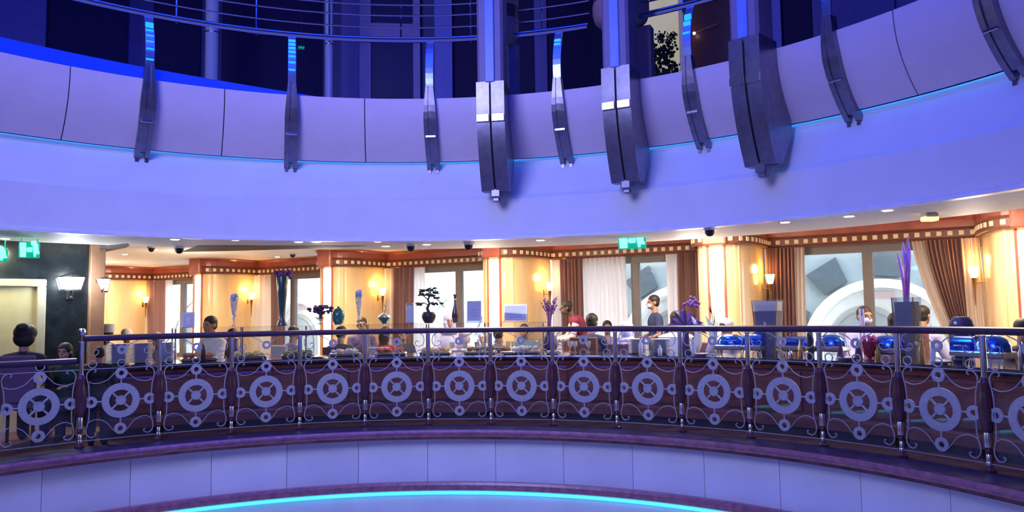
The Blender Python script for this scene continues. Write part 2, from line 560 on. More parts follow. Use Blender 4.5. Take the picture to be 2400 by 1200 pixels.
# curtains
def curtain(s_top0, s_top1, s_bot0, s_bot1, n0, folds, amp, z0=.42, z1=2.28, tie=0., name='curtain'):
    b = MB(); nx, nz = folds * 6, 10; vs = []; fs = []
    for j in range(nz + 1):
        t = j / nz; z = z1 + (z0 - z1) * t; e = t if not tie else min(1, (t / .85)) ** 1.35
        a0 = s_top0 + (s_bot0 - s_top0) * e; a1 = s_top1 + (s_bot1 - s_top1) * e
        for i in range(nx + 1):
            q = i / nx; wv = amp * (sin(q * folds * 2 * PI + .4 * sin(9 * q + s_top0)) + .3 * sin(q * folds * 4.7 * PI + t))
            vs.append(wpt(a0 + (a1 - a0) * q, n0 + wv * 1.6, z))
    for j in range(nz):
        for i in range(nx):
            k = j * (nx + 1) + i; fs.append((k, k + 1, k + nx + 2, k + nx + 1))
    return b.add(vs, fs)


m_cbrown = cloth('brown_curtain_cloth', (.30, .165, .15), .18)
m_cbeige = cloth('beige_curtain_cloth', (.78, .64, .54), .3)
m_sheer = cloth('white_sheer_cloth', (.93, .90, .92), .65)
# each: window k, u left, u right (top), u left, u right (bottom), folds, material, label
CURT = [
 (0, 347, 386, 350, 385, 5, m_cbrown, .14, 'brown curtain hanging in the farthest left window bay'),
 (0, 384, 402, 385, 402, 3, m_sheer, .08, 'narrow white sheer beside the farthest left brown curtain'),
 (1, 598, 642, 598, 640, 4, m_cbeige, .12, 'cream sheer curtain just right of the second wall torch'),
 (1, 638, 668, 638, 666, 4, m_cbrown, .16, 'brown curtain behind the tall green flower stand'),
 (2, 903, 924, 903, 921, 3, m_cbeige, .10, 'narrow cream sheer edge right of the third wall torch'),
 (2, 922, 968, 920, 966, 6, m_cbrown, .15, 'brown curtain left of the bonsai tree'),
 (2, 966, 994, 966, 992, 3, m_sheer, .08, 'white sheer curtain directly behind the bonsai tree'),
 (3, 1296, 1316, 1300, 1318, 3, m_sheer, .10, 'thin pale sheer edge beside the fourth wall torch'),
 (3, 1314, 1364, 1318, 1368, 6, m_cbrown, .15, 'brown curtain behind the bending waiter in maroon'),
 (3, 1362, 1466, 1366, 1474, 10, m_sheer, .08, 'wide white sheer curtain glowing with daylight at centre right'),
 (3, 1562, 1592, 1568, 1592, 4, m_sheer, .08, 'narrow white sheer between dark arch window and brown curtain'),
 (3, 1588, 1640, 1590, 1645, 6, m_cbrown, .14, 'brown curtain hanging just left of the lit pillar at right'),
 (4, 1796, 1864, 1790, 1866, 8, m_cbrown, .15, 'brown and tan curtain left of the big arched window'),
 (4, 1862, 1888, 1860, 1888, 3, m_cbeige, .09, 'cream sheer curtain on the left edge of the big arched window'),
 (4, 2140, 2178, 2232, 2262, 4, m_cbeige, .09, 'cream sheer swept aside over the right of the arched window'),
 (4, 2172, 2262, 2256, 2278, 9, m_cbrown, .15, 'brown curtain swept aside at the right of the arched window'),
 (4, 2256, 2300, 2272, 2322, 4, m_cbeige, .20, 'cream curtain hanging beside the rightmost wall torch'),
]
for k, a, b_, c_, d_, fo, mm, n0, lab in CURT:
    s1, s2, s3, s4 = [wall_s(u, vv, n0)[0] for u, vv in ((a, 640), (b_, 640), (c_, 770), (d_, 770))]
    ex = 1.0
    tag(curtain(s1, s2, s3, s4, n0, fo, .028, tie=1 if a >= 2140 and a < 2256 else 0).build('curtain', mm, smooth=True), lab, 'curtain', 'window curtains')

# ---------------------------------------------------------------- building across the lane
ext = thing('arcade_facade', 'pale grey facade with white arches seen through the windows', 'building', wpt(0, -3.5))
m_fac2 = mat('overexposed_stucco', (.72, .74, .76), .8)  # blown-out daylight on the left bays, put into a whiter wall colour
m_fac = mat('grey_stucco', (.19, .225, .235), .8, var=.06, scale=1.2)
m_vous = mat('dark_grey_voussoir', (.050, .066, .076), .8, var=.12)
m_pale = mat('overexposed_voussoir', (.45, .47, .48), .8)  # left-bay voussoirs lightened in colour for the same daylight glare
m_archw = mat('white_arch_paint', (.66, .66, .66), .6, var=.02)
m_pinkw = mat('pale_pink_wall', (.62, .47, .50), .7)
m_slate = mat('grey_inner_wall', (.24, .26, .27), .7)


def W2(s, z, n): return tuple(wpt(s, n, z) - wpt(0, -3.5))


arch_s = [2.9 + 3.7265 * k + 1.32 for k in range(-4, 4)]
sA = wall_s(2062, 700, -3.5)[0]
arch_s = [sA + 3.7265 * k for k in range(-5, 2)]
AZ, AR = .50, 1.36
# wall sheet with arched openings: built as strips between arches
for ia, s0 in enumerate(arch_s):
    b = MB()
    h = 3.7265 / 2; n = 20
    ar = [(s0 + AR * cos(PI * k / n), AZ + AR * sin(PI * k / n)) for k in range(n + 1)]
    top = 6.0
    for k in range(n):
        x0, z0 = ar[k]; x1, z1 = ar[k + 1]
        b.add([W2(x0, z0, -3.5), W2(x1, z1, -3.5), W2(x1, top, -3.5), W2(x0, top, -3.5),
               W2(x0, z0, -3.95), W2(x1, z1, -3.95)], [(0, 1, 2, 3), (0, 4, 5, 1)])
    for x0, x1 in ((s0 + AR, s0 + h), (s0 - h, s0 - AR)):
        b.add([W2(x0, -.5, -3.5), W2(x1, -.5, -3.5), W2(x1, top, -3.5), W2(x0, top, -3.5)], [(0, 1, 2, 3)])
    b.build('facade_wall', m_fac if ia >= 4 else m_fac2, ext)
b = MB()
for s0 in arch_s:
    h = 3.7265 / 2
    b.add([W2(s0 - h, -.5, -3.95), W2(s0 + h, -.5, -3.95), W2(s0 + h, 3, -3.95), W2(s0 - h, 3, -3.95)], [(0, 1, 2, 3)])
b.build('recess_wall', m_archw, ext)
for ia, s0 in enumerate(arch_s):
    # white rim
    vs = []; fs = []; n = 24
    for k in range(n + 1):
        t = PI * k / n
        for r, q in ((AR + .03, -3.5), (AR + .03, -3.44), (AR - .13, -3.44), (AR - .13, -3.94)):
            vs.append(W2(s0 + r * cos(t), AZ + r * sin(t), q))
    for k in range(n):
        for q in range(3): fs.append((k * 4 + q, k * 4 + q + 1, k * 4 + 5 + q, k * 4 + 4 + q))
    MB().add(vs, fs).build('arch_rim', m_archw, ext)
    for k, t0 in enumerate((18, 54, 90, 126, 162)):
        t0 = math.radians(t0 - 5); dt = math.radians(9.5); vs = []
        for q in (-3.52, -3.42):
            for r, tt in ((AR + .10, t0 - dt), (AR + .60, t0 - dt * .98), (AR + .60, t0 + dt * .98), (AR + .10, t0 + dt)):
                vs.append(W2(s0 + r * cos(tt), AZ + r * sin(tt), q))
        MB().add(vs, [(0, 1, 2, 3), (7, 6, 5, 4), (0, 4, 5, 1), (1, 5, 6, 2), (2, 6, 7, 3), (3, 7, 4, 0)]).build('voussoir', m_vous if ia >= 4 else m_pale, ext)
    # inner doorway: grey arched panel with white rim
    for xa, xb, za, zb in ((-1.02, -.80, .5, 1.0), (-.30, .22, 1.52, 1.66), (.55, .8, .6, 1.05)):
        vs = [W2(s0 + xa, za, -3.93), W2(s0 + xb, za, -3.93), W2(s0 + xb, zb, -3.93), W2(s0 + xa, zb, -3.93)]
        MB().add(vs + [W2(s0 + xa, za, -3.96), W2(s0 + xb, za, -3.96), W2(s0 + xb, zb, -3.96), W2(s0 + xa, zb, -3.96)], [(0, 1, 2, 3), (7, 6, 5, 4), (0, 4, 5, 1), (1, 5, 6, 2), (2, 6, 7, 3), (3, 7, 4, 0)]).build('pink_panel', m_pinkw, ext)
    for r, q, mm, nm in ((.70, -3.92, mat('warm_grey_rim', (.36, .35, .36), .7), 'doorway_rim'), (.60, -3.88, m_slate, 'doorway')):
        so = s0 - .28
        poly = [(so + r, 0)] + [(so + r * cos(PI * k / 14), .62 + r * sin(PI * k / 14) * 1.1) for k in range(15)] + [(so - r, 0)]
        vs = [W2(x, z, q) for x, z in poly] + [W2(x, z, q - .06) for x, z in poly]; n = len(poly)
        MB().add(vs, [tuple(range(n))] + [(i, (i + 1) % n, n + (i + 1) % n, n + i) for i in range(n)]).build(nm, mm, ext)
struct(MB().box(wpt(-1.5, -2.5, -.3), (30, 6, .1), WROT).build('floor_lane', mat('lane_paving', (.5, .5, .5), .9)))

# ================================================================== BALUSTRADE
bal = thing('balustrade', 'curved balustrade with dark rail, turned posts and etched glass wheel panels', 'railing', (CX, CY, 0))
ZR = on_ring(1151, 773, RR)[1]                # rail centre
ZC = on_ring(1078, 904, RR)[1] + .0           # medallion centre
ZK = on_ring(1151, 836, RR)[1] - ZC           # upper cable, relative
ZL = on_ring(1151, 981, RR)[1] - ZC
NB = 15


def zpost(v): return on_ring(1151, v, RR)[1]


zt = zpost(845); zd1 = zpost(932); zd0 = zpost(955); zc1 = zpost(966); zc0 = zpost(981)
body = MB().lathe([(.045, .014), (.05, .03), (.03, .045), (.012, .06), (.012, zc1 - .004), (.026, zc1), (.03, zc1 + .02), (.024, zc1 + .035), (.030, zd0 - .006), (.012, zd0), (.012, zd1 - .006),
    (.034, zd1 - .004), (.044, zd1 + .03), (.058, zd1 + .09), (.064, zd1 + .17), (.060, zd1 + .24), (.052, zd1 + .31), (.045, zd1 + .36), (.048, zd1 + .40), (.050, zt - .05), (.034, zt - .02), (.025, zt)], seg=14).mesh('baluster_body', m_baluster, True)
tube_m = MB().lathe([(.028, zt - .01), (.026, zt + .02), (.024, ZR - .05), (.03, ZR - .035)], seg=12).mesh('upper_tube', m_steel, True)
drum_m = MB().lathe([(.028, zd0 - .012), (.035, zd0 - .004), (.034, zd1 - .01), (.030, zd1)], seg=12).mesh('metal_drum', m_steel, True)
foot_m = MB().lathe([(.018, .045), (.028, .058), (.034, .075), (.026, .098), (.016, zc0 - .01), (.025, zc0), (.024, zc1 - .01), (.018, zc1)], seg=12).mesh('metal_foot', m_steel, True)
for i in range(NB):
    a = AP0 + DA * i
    c = ring(a, RR) - Vector((CX, CY, 0))
    p = link('post', body, bal, c, -a)
    for nm, me in (('upper_tube', tube_m), ('metal_drum', drum_m), ('metal_foot', foot_m)):
        link(nm, me, p)
    if i == 0:
        o = MB().lathe([(.02, ZR - .03), (.02, ZR + .03), (.034, ZR + .045), (.038, ZR + .07), (.03, ZR + .098), (.008, ZR + .108)], seg=14).build('finial', m_steel, p, smooth=True)
hr = MB()
prof = [(RR + .04 * cos(2 * PI * k / 8) * 1.15, ZR + .033 * sin(2 * PI * k / 8)) for k in range(8)]
hr.sweep(prof, AP0 + .004, AP0 + DA * (NB - 1) + .08, 90)
hr.v = [(x - CX, y - CY, z) for x, y, z in hr.v]
hr.build('handrail', m_rail, bal, smooth=True)

# panel pieces in local coordinates (x along chord, y outward, z from the medallion centre)
RM, RI, RH = .186, .115, .052
med = MB().annulus((0, 0, 0), RM, RI, -.008, .008, 36).lathe([(RH, -.009), (RH * .9, -.014), (RH * .9, .014), (RH, .009)], seg=20, axis='y')
for q in range(4):
    t = PI / 4 + q * PI / 2
    med.tube([(RH * .8 * cos(t), 0, RH * .8 * sin(t)), ((RI + .01) * cos(t), 0, (RI + .01) * sin(t))], .011, 6)
for q in range(4):
    t = q * PI / 2
    med.tube([(RM * .98 * cos(t), 0, RM * .98 * sin(t)), (.235 * cos(t), 0, .24 * sin(t))], .008, 6)
med_m = med.mesh('medallion', m_frost, True)
sr_m = MB().annulus((0, 0, 0), .060, .026, -.008, .008, 22).mesh('small_ring', m_frost, True)
tr_m = MB().annulus((0, 0, 0), .044, .035, -.005, .005, 20).mesh('thin_ring', m_frost, True)


def smooth_path(p, k=4):
    P = [Vector((x, 0, z)) for x, z in p]; out = []
    for i in range(len(P) - 1):
        p0, p1, p2, p3 = P[max(i - 1, 0)], P[i], P[i + 1], P[min(i + 2, len(P) - 1)]
        for q in range(k):
            t = q / k
            out.append(.5 * ((2 * p1) + (p2 - p0) * t + (2 * p0 - 5 * p1 + 4 * p2 - p3) * t * t + (3 * p1 - p0 - 3 * p2 + p3) * t ** 3))
    out.append(P[-1]); return out


side = [(-.262, .312), (-.246, .325), (-.256, .343), (-.284, .346), (-.318, .322), (-.333, .27), (-.312, .17), (-.304, .05), (-.301, -.09), (-.305, -.19), (-.325, -.27), (-.322, -.33), (-.285, -.368), (-.243, -.358), (-.232, -.335), (-.25, -.326)]
swt = [(-.31, .215), (-.26, .196), (-.2, .2), (-.136, .225), (-.09, .27), (-.055, .31)]
swb = [(-.31, -.215), (-.26, -.188), (-.2, -.19), (-.136, -.225), (-.09, -.28), (-.05, -.33)]
scr_meshes = []
for sg in (-1, 1):
    b = MB()
    for pth, r in ((side, .0058), (swt, .0045), (swb, .0045)):
        b.tube(smooth_path([(sg * -x, z) for x, z in pth]), r, 5)
    scr_meshes.append(b.mesh('side_scroll', m_frost, True))
ucurl = [(-.27, .655), (-.315, .62), (-.335, .56), (-.315, .505), (-.27, .488), (-.232, .508), (-.226, .54), (-.25, .555), (-.266, .538)]
ub = MB()
for sg in (-1, 1):
    ub.tube(smooth_path([(sg * x, z) for x, z in ucurl]), .005, 5)
    ub.tube(smooth_path([(sg * .045, .575), (sg * .09, .61), (sg * .16, .64)]), .005, 5)
ub.annulus((0, 0, .545), .05, .022, -.006, .006, 18)
ub_m = ub.mesh('upper_scroll', m_frost, True)
HW = RR * sin(DA / 2) - .055
gl_m = MB().box((0, 0, (ZR - ZC - .04 + ZL - .02) / 2), (2 * HW, .010, ZR - ZC - .04 - ZL + .02)).mesh('glass_panel', m_glass)
cab = MB()
for z in (ZK, ZL):
    cab.tube([(-HW - .03, 0, z), (HW + .03, 0, z)], .005, 6)
cab_m = cab.mesh('cable', m_steelb, True)
cb1 = MB().tube([(-HW - .03, 0, ZK), (HW + .03, 0, ZK)], .0045, 6).mesh('cable', m_frost, True)
cb2 = MB().tube([(-HW - .03, 0, ZL), (HW + .03, 0, ZL)], .004, 6).mesh('cable', m_frost, True)


def panel(am, parent, upper=True, glm=gl_m):
    c = ring(am, RR * cos(DA / 2), ZC) - Vector((CX, CY, 0))
    g = link('glass_panel', glm, parent, c, -am)
    link('medallion', med_m, g, (0, -.014, 0))
    for x, z in ((-.288, 0), (.288, 0), (0, .292), (0, -.298)):
        link('small_ring', sr_m, g, (x, -.014, z))
    for me in scr_meshes: link('side_scroll', me, g, (0, -.012, 0))
    link('cable', cb1, g, (0, -.014, 0)); link('cable', cb2, g, (0, -.014, 0))
    if upper:
        for x in (-.28, 0, .28): link('thin_ring', tr_m, g, (x, -.012, ZK + .052))
        link('upper_scroll', ub_m, g, (0, -.012, 0))
    else:
        link('thin_ring', tr_m, g, (0, -.012, ZK + .052))


for i in range(NB - 1): panel(AP0 + DA * (i + .5), bal)

# lower stretch at the far left
bl = thing('balustrade', 'lower curved railing section with a dark rail at the far left', 'railing', (CX, CY, 0))
ZR2 = on_ring(90, 851, RR)[1]
hr = MB().sweep([(RR + .04 * cos(2 * PI * k / 8) * 1.2, ZR2 + .034 * sin(2 * PI * k / 8)) for k in range(8)], AP0 - DA * 3 - .03, AP0 - .009, 40)
hr.v = [(x - CX, y - CY, z) for x, y, z in hr.v]
hr.build('handrail', m_rail, bl, smooth=True)
glow = MB().box((0, 0, (ZR2 - ZC - .04 + ZL - .02) / 2), (2 * HW, .010, ZR2 - ZC - .04 - ZL + .02)).mesh('glass_panel', m_glass)
for i in range(3):
    panel(AP0 - DA * (i + .5), bl, False, glow)
    a = AP0 - DA * (i + 1)
    p = link('post', body, bl, ring(a, RR) - Vector((CX, CY, 0)), -a)
    p.scale = (1, 1, (ZR2 - .03) / zt)
    link('metal_foot', foot_m, p); link('metal_drum', drum_m, p)

# ================================================================== PARAPET AND UPPER LEVEL
ZP1, ZP0 = 3.98, 3.262
RP = 5.10


def par_y(t): return .30 * max(0, t) ** 2.1       # outward offset of the parapet face, t=0 at the top


par = struct(bpy.data.objects.new('wall_parapet', None)); C.objects.link(par)
seams = [-1.66, -1.36, -1.06, -.759, -.455, -.142, .16, .46, .757, 1.053, 1.35, 1.65]
m_panel = mat('parapet_panel_laminate', (.78, .64, .68), .5, var=.03, scale=4)
N = 10
prof = [(RP + par_y(k / N), ZP1 + (ZP0 - ZP1) * k / N) for k in range(N + 1)]
prof2 = prof + [(r + .05, z) for r, z in reversed(prof)]
for s0, s1 in zip(seams, seams[1:]):
    MB().sweep(prof2, s0 + .0011, s1 - .0011, 10).build('parapet_panel', m_panel, par, smooth=True)
MB().sweep([(r + .02, z) for r, z in prof] + [(r + .06, z) for r, z in reversed(prof)], seams[0], seams[-1], 110).build('backing', m_blackish, par)
MB().sweep(prof2, seams[-1], seams[0] + 2 * PI, 60).build('parapet_panel', m_panel, par, smooth=True)
m_azure = mat('azure_cove_led', (.05, .2, .6), .5, emit=(.03, .26, 1.0), es=9, var=0)
tag(MB().sweep([(5.465, 3.285), (5.49, 3.285), (5.49, 3.32), (5.465, 3.32)], -PI, PI, 160).build('cove_light', m_azure), 'azure cove light hidden behind the lower edge of the parapet panels', 'light strip')

# blue glowing coping on the left stretch
m_blue = mat('blue_led_cove', (.005, .01, .12), .6, emit=(.0, .022, .80), es=1.0, var=0)
aL0 = on_ring(-260, 60, RP)[0]; aL1 = on_ring(770, 225, RP)[0]


def ledz(a):
    t = (a - aL0) / (aL1 - aL0); return ZP1 + .17 * (1 - t ** 3)


b = MB().sweep([(RP + .055, ZP1 - .03), (RP + .052, ledz), (RP + .085, ledz), (RP + .085, ZP1 - .03)], aL0, aL1, 50)
tag(b.build('led_coping', m_blue), 'vivid blue glowing strip along the top of the left parapet panels', 'light strip')

# small brackets
def bracket_meshes():
    H0, H1 = ZP1, ZP0 - .10
    def off(z): return par_y((ZP1 - z) / (ZP1 - ZP0))
    def strip(x0, x1, z0, z1, d0, d1, taper=0):
        n = 12; vs = []; fs = []
        for k in range(n + 1):
            z = z0 + (z1 - z0) * k / n; y = off(min(z, ZP1)); w_ = 1 - taper * max(0, (z - 3.75)) / .4
            for x, yy in ((x0 * w_, y + d0), (x1 * w_, y + d0), (x1 * w_, y + d1), (x0 * w_, y + d1)): vs.append((x, yy, z))
        for k in range(n):
            for q in range(4): fs.append((k * 4 + q, k * 4 + (q + 1) % 4, k * 4 + 4 + (q + 1) % 4, k * 4 + 4 + q))
        fs += [(3, 2, 1, 0), (n * 4, n * 4 + 1, n * 4 + 2, n * 4 + 3)]
        return vs, fs
    left = MB().add(*strip(-.078, -.026, H1, H0 + .14, -.075, .03, .45))
    left.box((-.05, off(H1) - .035, H1 - .02), (.035, .06, .05))
    right = MB().add(*strip(.026, .078, H1, H0 + .14, -.075, .03, .45))
    right.box((.05, off(H1) - .035, H1 - .02), (.035, .06, .05))
    web = MB().add(*strip(-.03, .03, H1 + .06, H0 + .13, -.06, .03, .45))
    rib = MB()
    for z in (3.52,):
        y = off(z); rib.bbox((0, y - .083, z), (.13, .02, .03), .008)
    return left.mesh('cover_strip', m_bracket, False), right.mesh('cover_strip', m_bracket, False), web.mesh('web_plate', m_bracket), rib.mesh('clamp_band', m_steel)


cs_l, cs_r, cs_w, cs_b = bracket_meshes()
ZU = on_ring(1000, 95, RP + .08)[1]
stem_b = MB(); n = 10; vs = []; fs = []
for k in range(n + 1):
    t = k / n; z = ZP1 + .10 + (ZU - ZP1 - .10) * t; y = -.05 - .03 * sin(PI * t) + .13 * t ** 2; hw = .046
    for x, yy in ((-hw, y), (hw, y), (hw, y + .02), (-hw, y + .02)): vs.append((x, yy, z))
for k in range(n):
    for q in range(4): fs.append((k * 4 + q, k * 4 + (q + 1) % 4, k * 4 + 4 + (q + 1) % 4, k * 4 + 4 + q))
fs += [(3, 2, 1, 0), (n * 4, n * 4 + 1, n * 4 + 2, n * 4 + 3)]
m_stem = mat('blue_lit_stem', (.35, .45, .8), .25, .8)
stem_m = MB().add(vs, fs).mesh('stem', m_stem)
m_rung = mat('cyan_glint_glow', (.1, .5, .9), .4, emit=(.0, .32, 1.0), es=1.3, var=0)  # cyan reflections on the stems, put in as glowing bars


def rungs(zs):
    out = []
    for t, h in zs:
        z = ZP1 + .10 + (ZU - ZP1 - .10) * t; y = -.05 - .03 * sin(PI * t) + .13 * t ** 2
        out.append(MB().bbox((0, y - .008, z), (.08, .014, h), .003).mesh('cyan_glint', m_rung))
    return out


rung_a = rungs([(.16, .018), (.34, .016), (.47, .014), (.58, .014), (.68, .018), (.78, .06)])
rung_b = rungs([(.28, .02), (.42, .02), (.54, .02), (.63, .024), (.71, .026), (.79, .028), (.87, .03)])
rung_c = rungs([(.70, .02), (.78, .03)])
rung_d = rungs([(.45, .02), (.62, .05), (.74, .07)])
bl_spec = [((345, 300), rung_a, 'leftmost forked metal bracket clamped over the parapet'),
           ((683, 330), rung_b, 'second forked bracket from the left, with cyan glints on its stem'),
           ((1009, 330), None, 'forked bracket just left of the central big column'),
           ((1312, 320), rung_c, 'slim forked bracket between the first two big columns'),
           ((1622, 280), rung_d, 'slim forked bracket between the last two big columns'),
           ((1955, 190), rung_c, 'forked bracket to the right of the three big columns'),
           ((2320, 90), None, 'rightmost forked bracket at the upper right corner')]
for (u, v), rg, lab in bl_spec:
    a = on_ring(u, v, RP + .02)[0]
    t = thing('bracket', lab, 'bracket', ring(a, RP, 0), -a, 'metal brackets clamped over the parapet')
    link('cover_strip', cs_l, t); link('cover_strip', cs_r, t); link('web_plate', cs_w, t); link('clamp_band', cs_b, t)
    st = link('stem', stem_m, t)
    for r_ in rg or []: link('cyan_glint', r_, st)

# big columns: hooked metal foot over the parapet and a tall shaft
m_shaft = mat('column_shaft_paint', (.26, .20, .32), .5)
m_band = mat('column_centre_band', (.22, .34, .85), .35)


def column(u, v, lab):
    a = on_ring(u, v, 4.95)[0]
    t = thing('column', lab, 'column', ring(a, RP, 0), -a, 'tall shafts hooked over the parapet')
    inner = [(-.37 + .25 * max(0, (3.85 - (4.05 - 1.25 * k / 14)) / 1.05) ** 1.9, 4.05 - 1.25 * k / 14) for k in range(15)]
    outer = [(.02, 2.80), (.16, 2.98), (.26, 3.14), (.27, 3.24), (.20, 3.35), (.06, 3.6), (.0, 3.8), (.0, 4.05)]
    pl = inner + outer
    for x0, x1 in ((-.165, -.012), (.012, .165)):
        MB().prism(pl, x0, x1, 'yz').build('cover_plate', m_bracket, t, smooth=True)
    inn2 = [(y + .03, z) for y, z in inner]
    MB().prism(inn2 + outer, -.014, .014, 'yz').build('spine', m_blackish, t)
    MB().bbox((0, -.06, 2.78), (.13, .13, .12), .02).bbox((0, -.05, 2.71), (.08, .09, .06), .01).build('lug', m_bracket, t)
    for x in (-.089, .089):
        MB().prism([(-.385, 3.66), (-.385, 3.58), (-.34, 3.57), (-.34, 3.67)], x - .07, x + .07, 'yz').build('clamp_band', m_steel, t)
    sh = MB().bbox((0, -.19, (4.0 + 8.1) / 2), (.31, .34, 4.1), .03).build('shaft', m_shaft, t)
    MB().bbox((0, -.37, (4.03 + 8.1) / 2), (.11, .03, 4.05), .008).build('centre_band', m_band, sh)
    # round corbel behind
    return t, a


m_corb = mat('pink_brown_corbel', (.42, .24, .26), .45)
colA = []
for (u, v), lab in (((1158, 300), 'left one of the three big columns, at the centre of the parapet'), ((1460, 280), 'middle one of the three big columns'), ((1772, 230), 'right one of the three big columns, showing its dark flank')):
    t, a = column(u, v, lab); colA.append(a)
for (u, v, r, R), lab in (((1180, 104, .20, 5.5), 'rounded pink-brown corbel right behind the left big column'), ((1456, 68, .34, 5.5), 'wide rounded pink-brown corbel behind the middle big column')):
    a, z = on_ring(u, v, R)
    t = thing('corbel', lab, 'corbel', ring(a, R, 0), -a)
    MB().lathe([(r * .35, z), (r * .75, z + .03), (r * .93, z + .09), (r, z + .18), (r, z + .30)], seg=20).build('lower_drum', m_corb, t, smooth=True)
    MB().lathe([(r * .97, z + .30), (r * .97, z + .46)], seg=20).build('dark_collar', mat('dark_collar', (.10, .05, .07), .4), t, smooth=True)
    MB().lathe([(r, z + .46), (r, 8.1)], seg=20).build('upper_drum', m_corb, t, smooth=True)
    if r < .25:
        MB().box((.12, .1, (3.26 + z) / 2), (.12, .12, z - 3.26)).build('stem_post', m_shaft, t)
    else:
        MB().box((.24, .1, (3.26 + z) / 2), (.22, .16, z - 3.26)).build('stem_post', m_corb, t)

# upper guard rail
gr = thing('guard_rail', 'polished upper guard rail with thin horizontal bars above it', 'railing', (CX, CY, 0))
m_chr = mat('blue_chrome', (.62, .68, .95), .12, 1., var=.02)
cor_a = [(on_ring(1180, 104, 5.5)[0], .20), (on_ring(1456, 68, 5.5)[0], .34)]
gsegs = [(-1.35, cor_a[0][0] - .036), (cor_a[0][0] + .036, cor_a[1][0] - .062), (cor_a[1][0] + .062, 1.35)]
def bar(z, r, R, nm, mm):
    for g0, g1 in gsegs:
        b = MB().sweep([(R + r * cos(2 * PI * k / 6), z + r * sin(2 * PI * k / 6)) for k in range(6)], g0, g1, max(8, int((g1 - g0) * 40)))
        b.v = [(x - CX, y - CY, q) for x, y, q in b.v]
        b.build(nm, mm, gr, smooth=True)
bar(ZU, .030, RP + .08, 'handrail', m_chr)
bar(ZU + .05, .012, RP + .12, 'bar', m_chr)
for v in (65, 37, 12, -14):
    bar(on_ring(1000, v, RP + .2)[1], .011, RP + .2, 'bar', m_chr)
for u, v in ((413, 30), (600, 60), (772, 80), (940, 90), (1103, 90), (1270, 70), (1436, 50), (1600, 20)):
    a = on_ring(u, v, RP + .22)[0]; c = ring(a, RP + .22) - Vector((CX, CY, 0))
    MB().tube([(0, 0, ZU), (0, 0, 6.0)], .012, 6).build('upright', m_chr, gr, c)

# ---------------------------------------------------------------- things on the upper level
def wall_panel(u0, u1, v0, v1, R, name, mm, parent=None, d=.05, z0=None, z1=None):
    a0 = on_ring(u0, (v0 + v1) / 2, R)[0]; a1 = on_ring(u1, (v0 + v1) / 2, R)[0]; am = (a0 + a1) / 2
    zt_ = on_ring((u0 + u1) / 2, v0, R)[1] if z1 is None else z1
    zb_ = on_ring((u0 + u1) / 2, v1, R)[1] if z0 is None else z0
    W = 2 * R * sin((a1 - a0) / 2)
    o = MB().bbox((0, 0, (zt_ + zb_) / 2), (W, d, zt_ - zb_), .008).build(name, mm)
    if parent:
        o.parent = parent; l = ring(am, R); o.location = l - parent.location; o.rotation_euler.z = -am
    else:
        o.location = ring(am, R); o.rotation_euler.z = -am
    return o


m_uframe = mat('violet_door_frame', (.30, .25, .55), .5)
m_udark = mat('dark_door_glass', (.015, .012, .10), .4, spec=.3)
m_ublue = mat('blue_wall_pier', (.20, .20, .72), .55)
m_umid = mat('dim_blue_wall', (.13, .12, .42), .6)
m_unight = mat('night_dark_panel', (.014, .008, .075), .6, spec=.2)
d1 = struct(bpy.data.objects.new('door_1', None)); C.objects.link(d1); d1.location = ring(-.1, 8.4)
wall_panel(842, 870, -60, 240, 8.38, 'door_frame', m_uframe, d1)
wall_panel(968, 985, -60, 240, 8.38, 'door_frame', m_uframe, d1)
wall_panel(842, 985, 55, 90, 8.36, 'door_frame', m_uframe, d1)
wall_panel(868, 970, 88, 240, 8.42, 'door_leaf', m_udark, d1)
wall_panel(868, 970, -60, 58, 8.42, 'transom_glass', m_udark, d1)
for i, (u0, u1, mm, R) in enumerate([(-60, 108, m_umid, 8.4), (112, 300, m_unight, 8.45), (1018, 1060, m_ublue, 8.3), (1062, 1122, m_unight, 8.4),
                                     (1208, 1252, m_unight, 8.4), (1252, 1282, m_umid, 8.38), (1284, 1420, m_unight, 8.42), (1790, 1832, m_ublue, 8.3), (1832, 1905, m_unight, 8.4), (1905, 2100, m_umid, 8.35),
                                     (800, 842, m_umid, 8.4), (360, 470, m_unight, 8.45), (520, 756, m_unight, 8.45), (2100, 2400, m_umid, 8.4)]):
    o = struct(wall_panel(u0, u1, -120, 260, R, 'wall_upper_panel', mm, z0=3.27, z1=8.05))
# glossy round columns
m_gcol = mat('glossy_white_column', (.60, .60, .75), .08, var=.02, coat=1.)
for (u, r, R), lab in (((497, .095, 7.2), 'glossy round white column behind the upper rail, at left'), ((771, .062, 7.2), 'thinner glossy round column behind the upper rail')):
    a = on_ring(u, 100, R)[0]
    t = thing('column', lab, 'column', ring(a, R, 0), -a)
    MB().lathe([(r * 1.15, 3.26), (r * 1.15, 3.36), (r, 3.38), (r, 8.09)], seg=24).build('shaft', m_gcol, t, smooth=True)
    for z in (4.35, 5.35): MB().lathe([(r * 1.02, z), (r * 1.02, z + .02)], seg=24).build('joint_band', m_steelb, t, smooth=True)
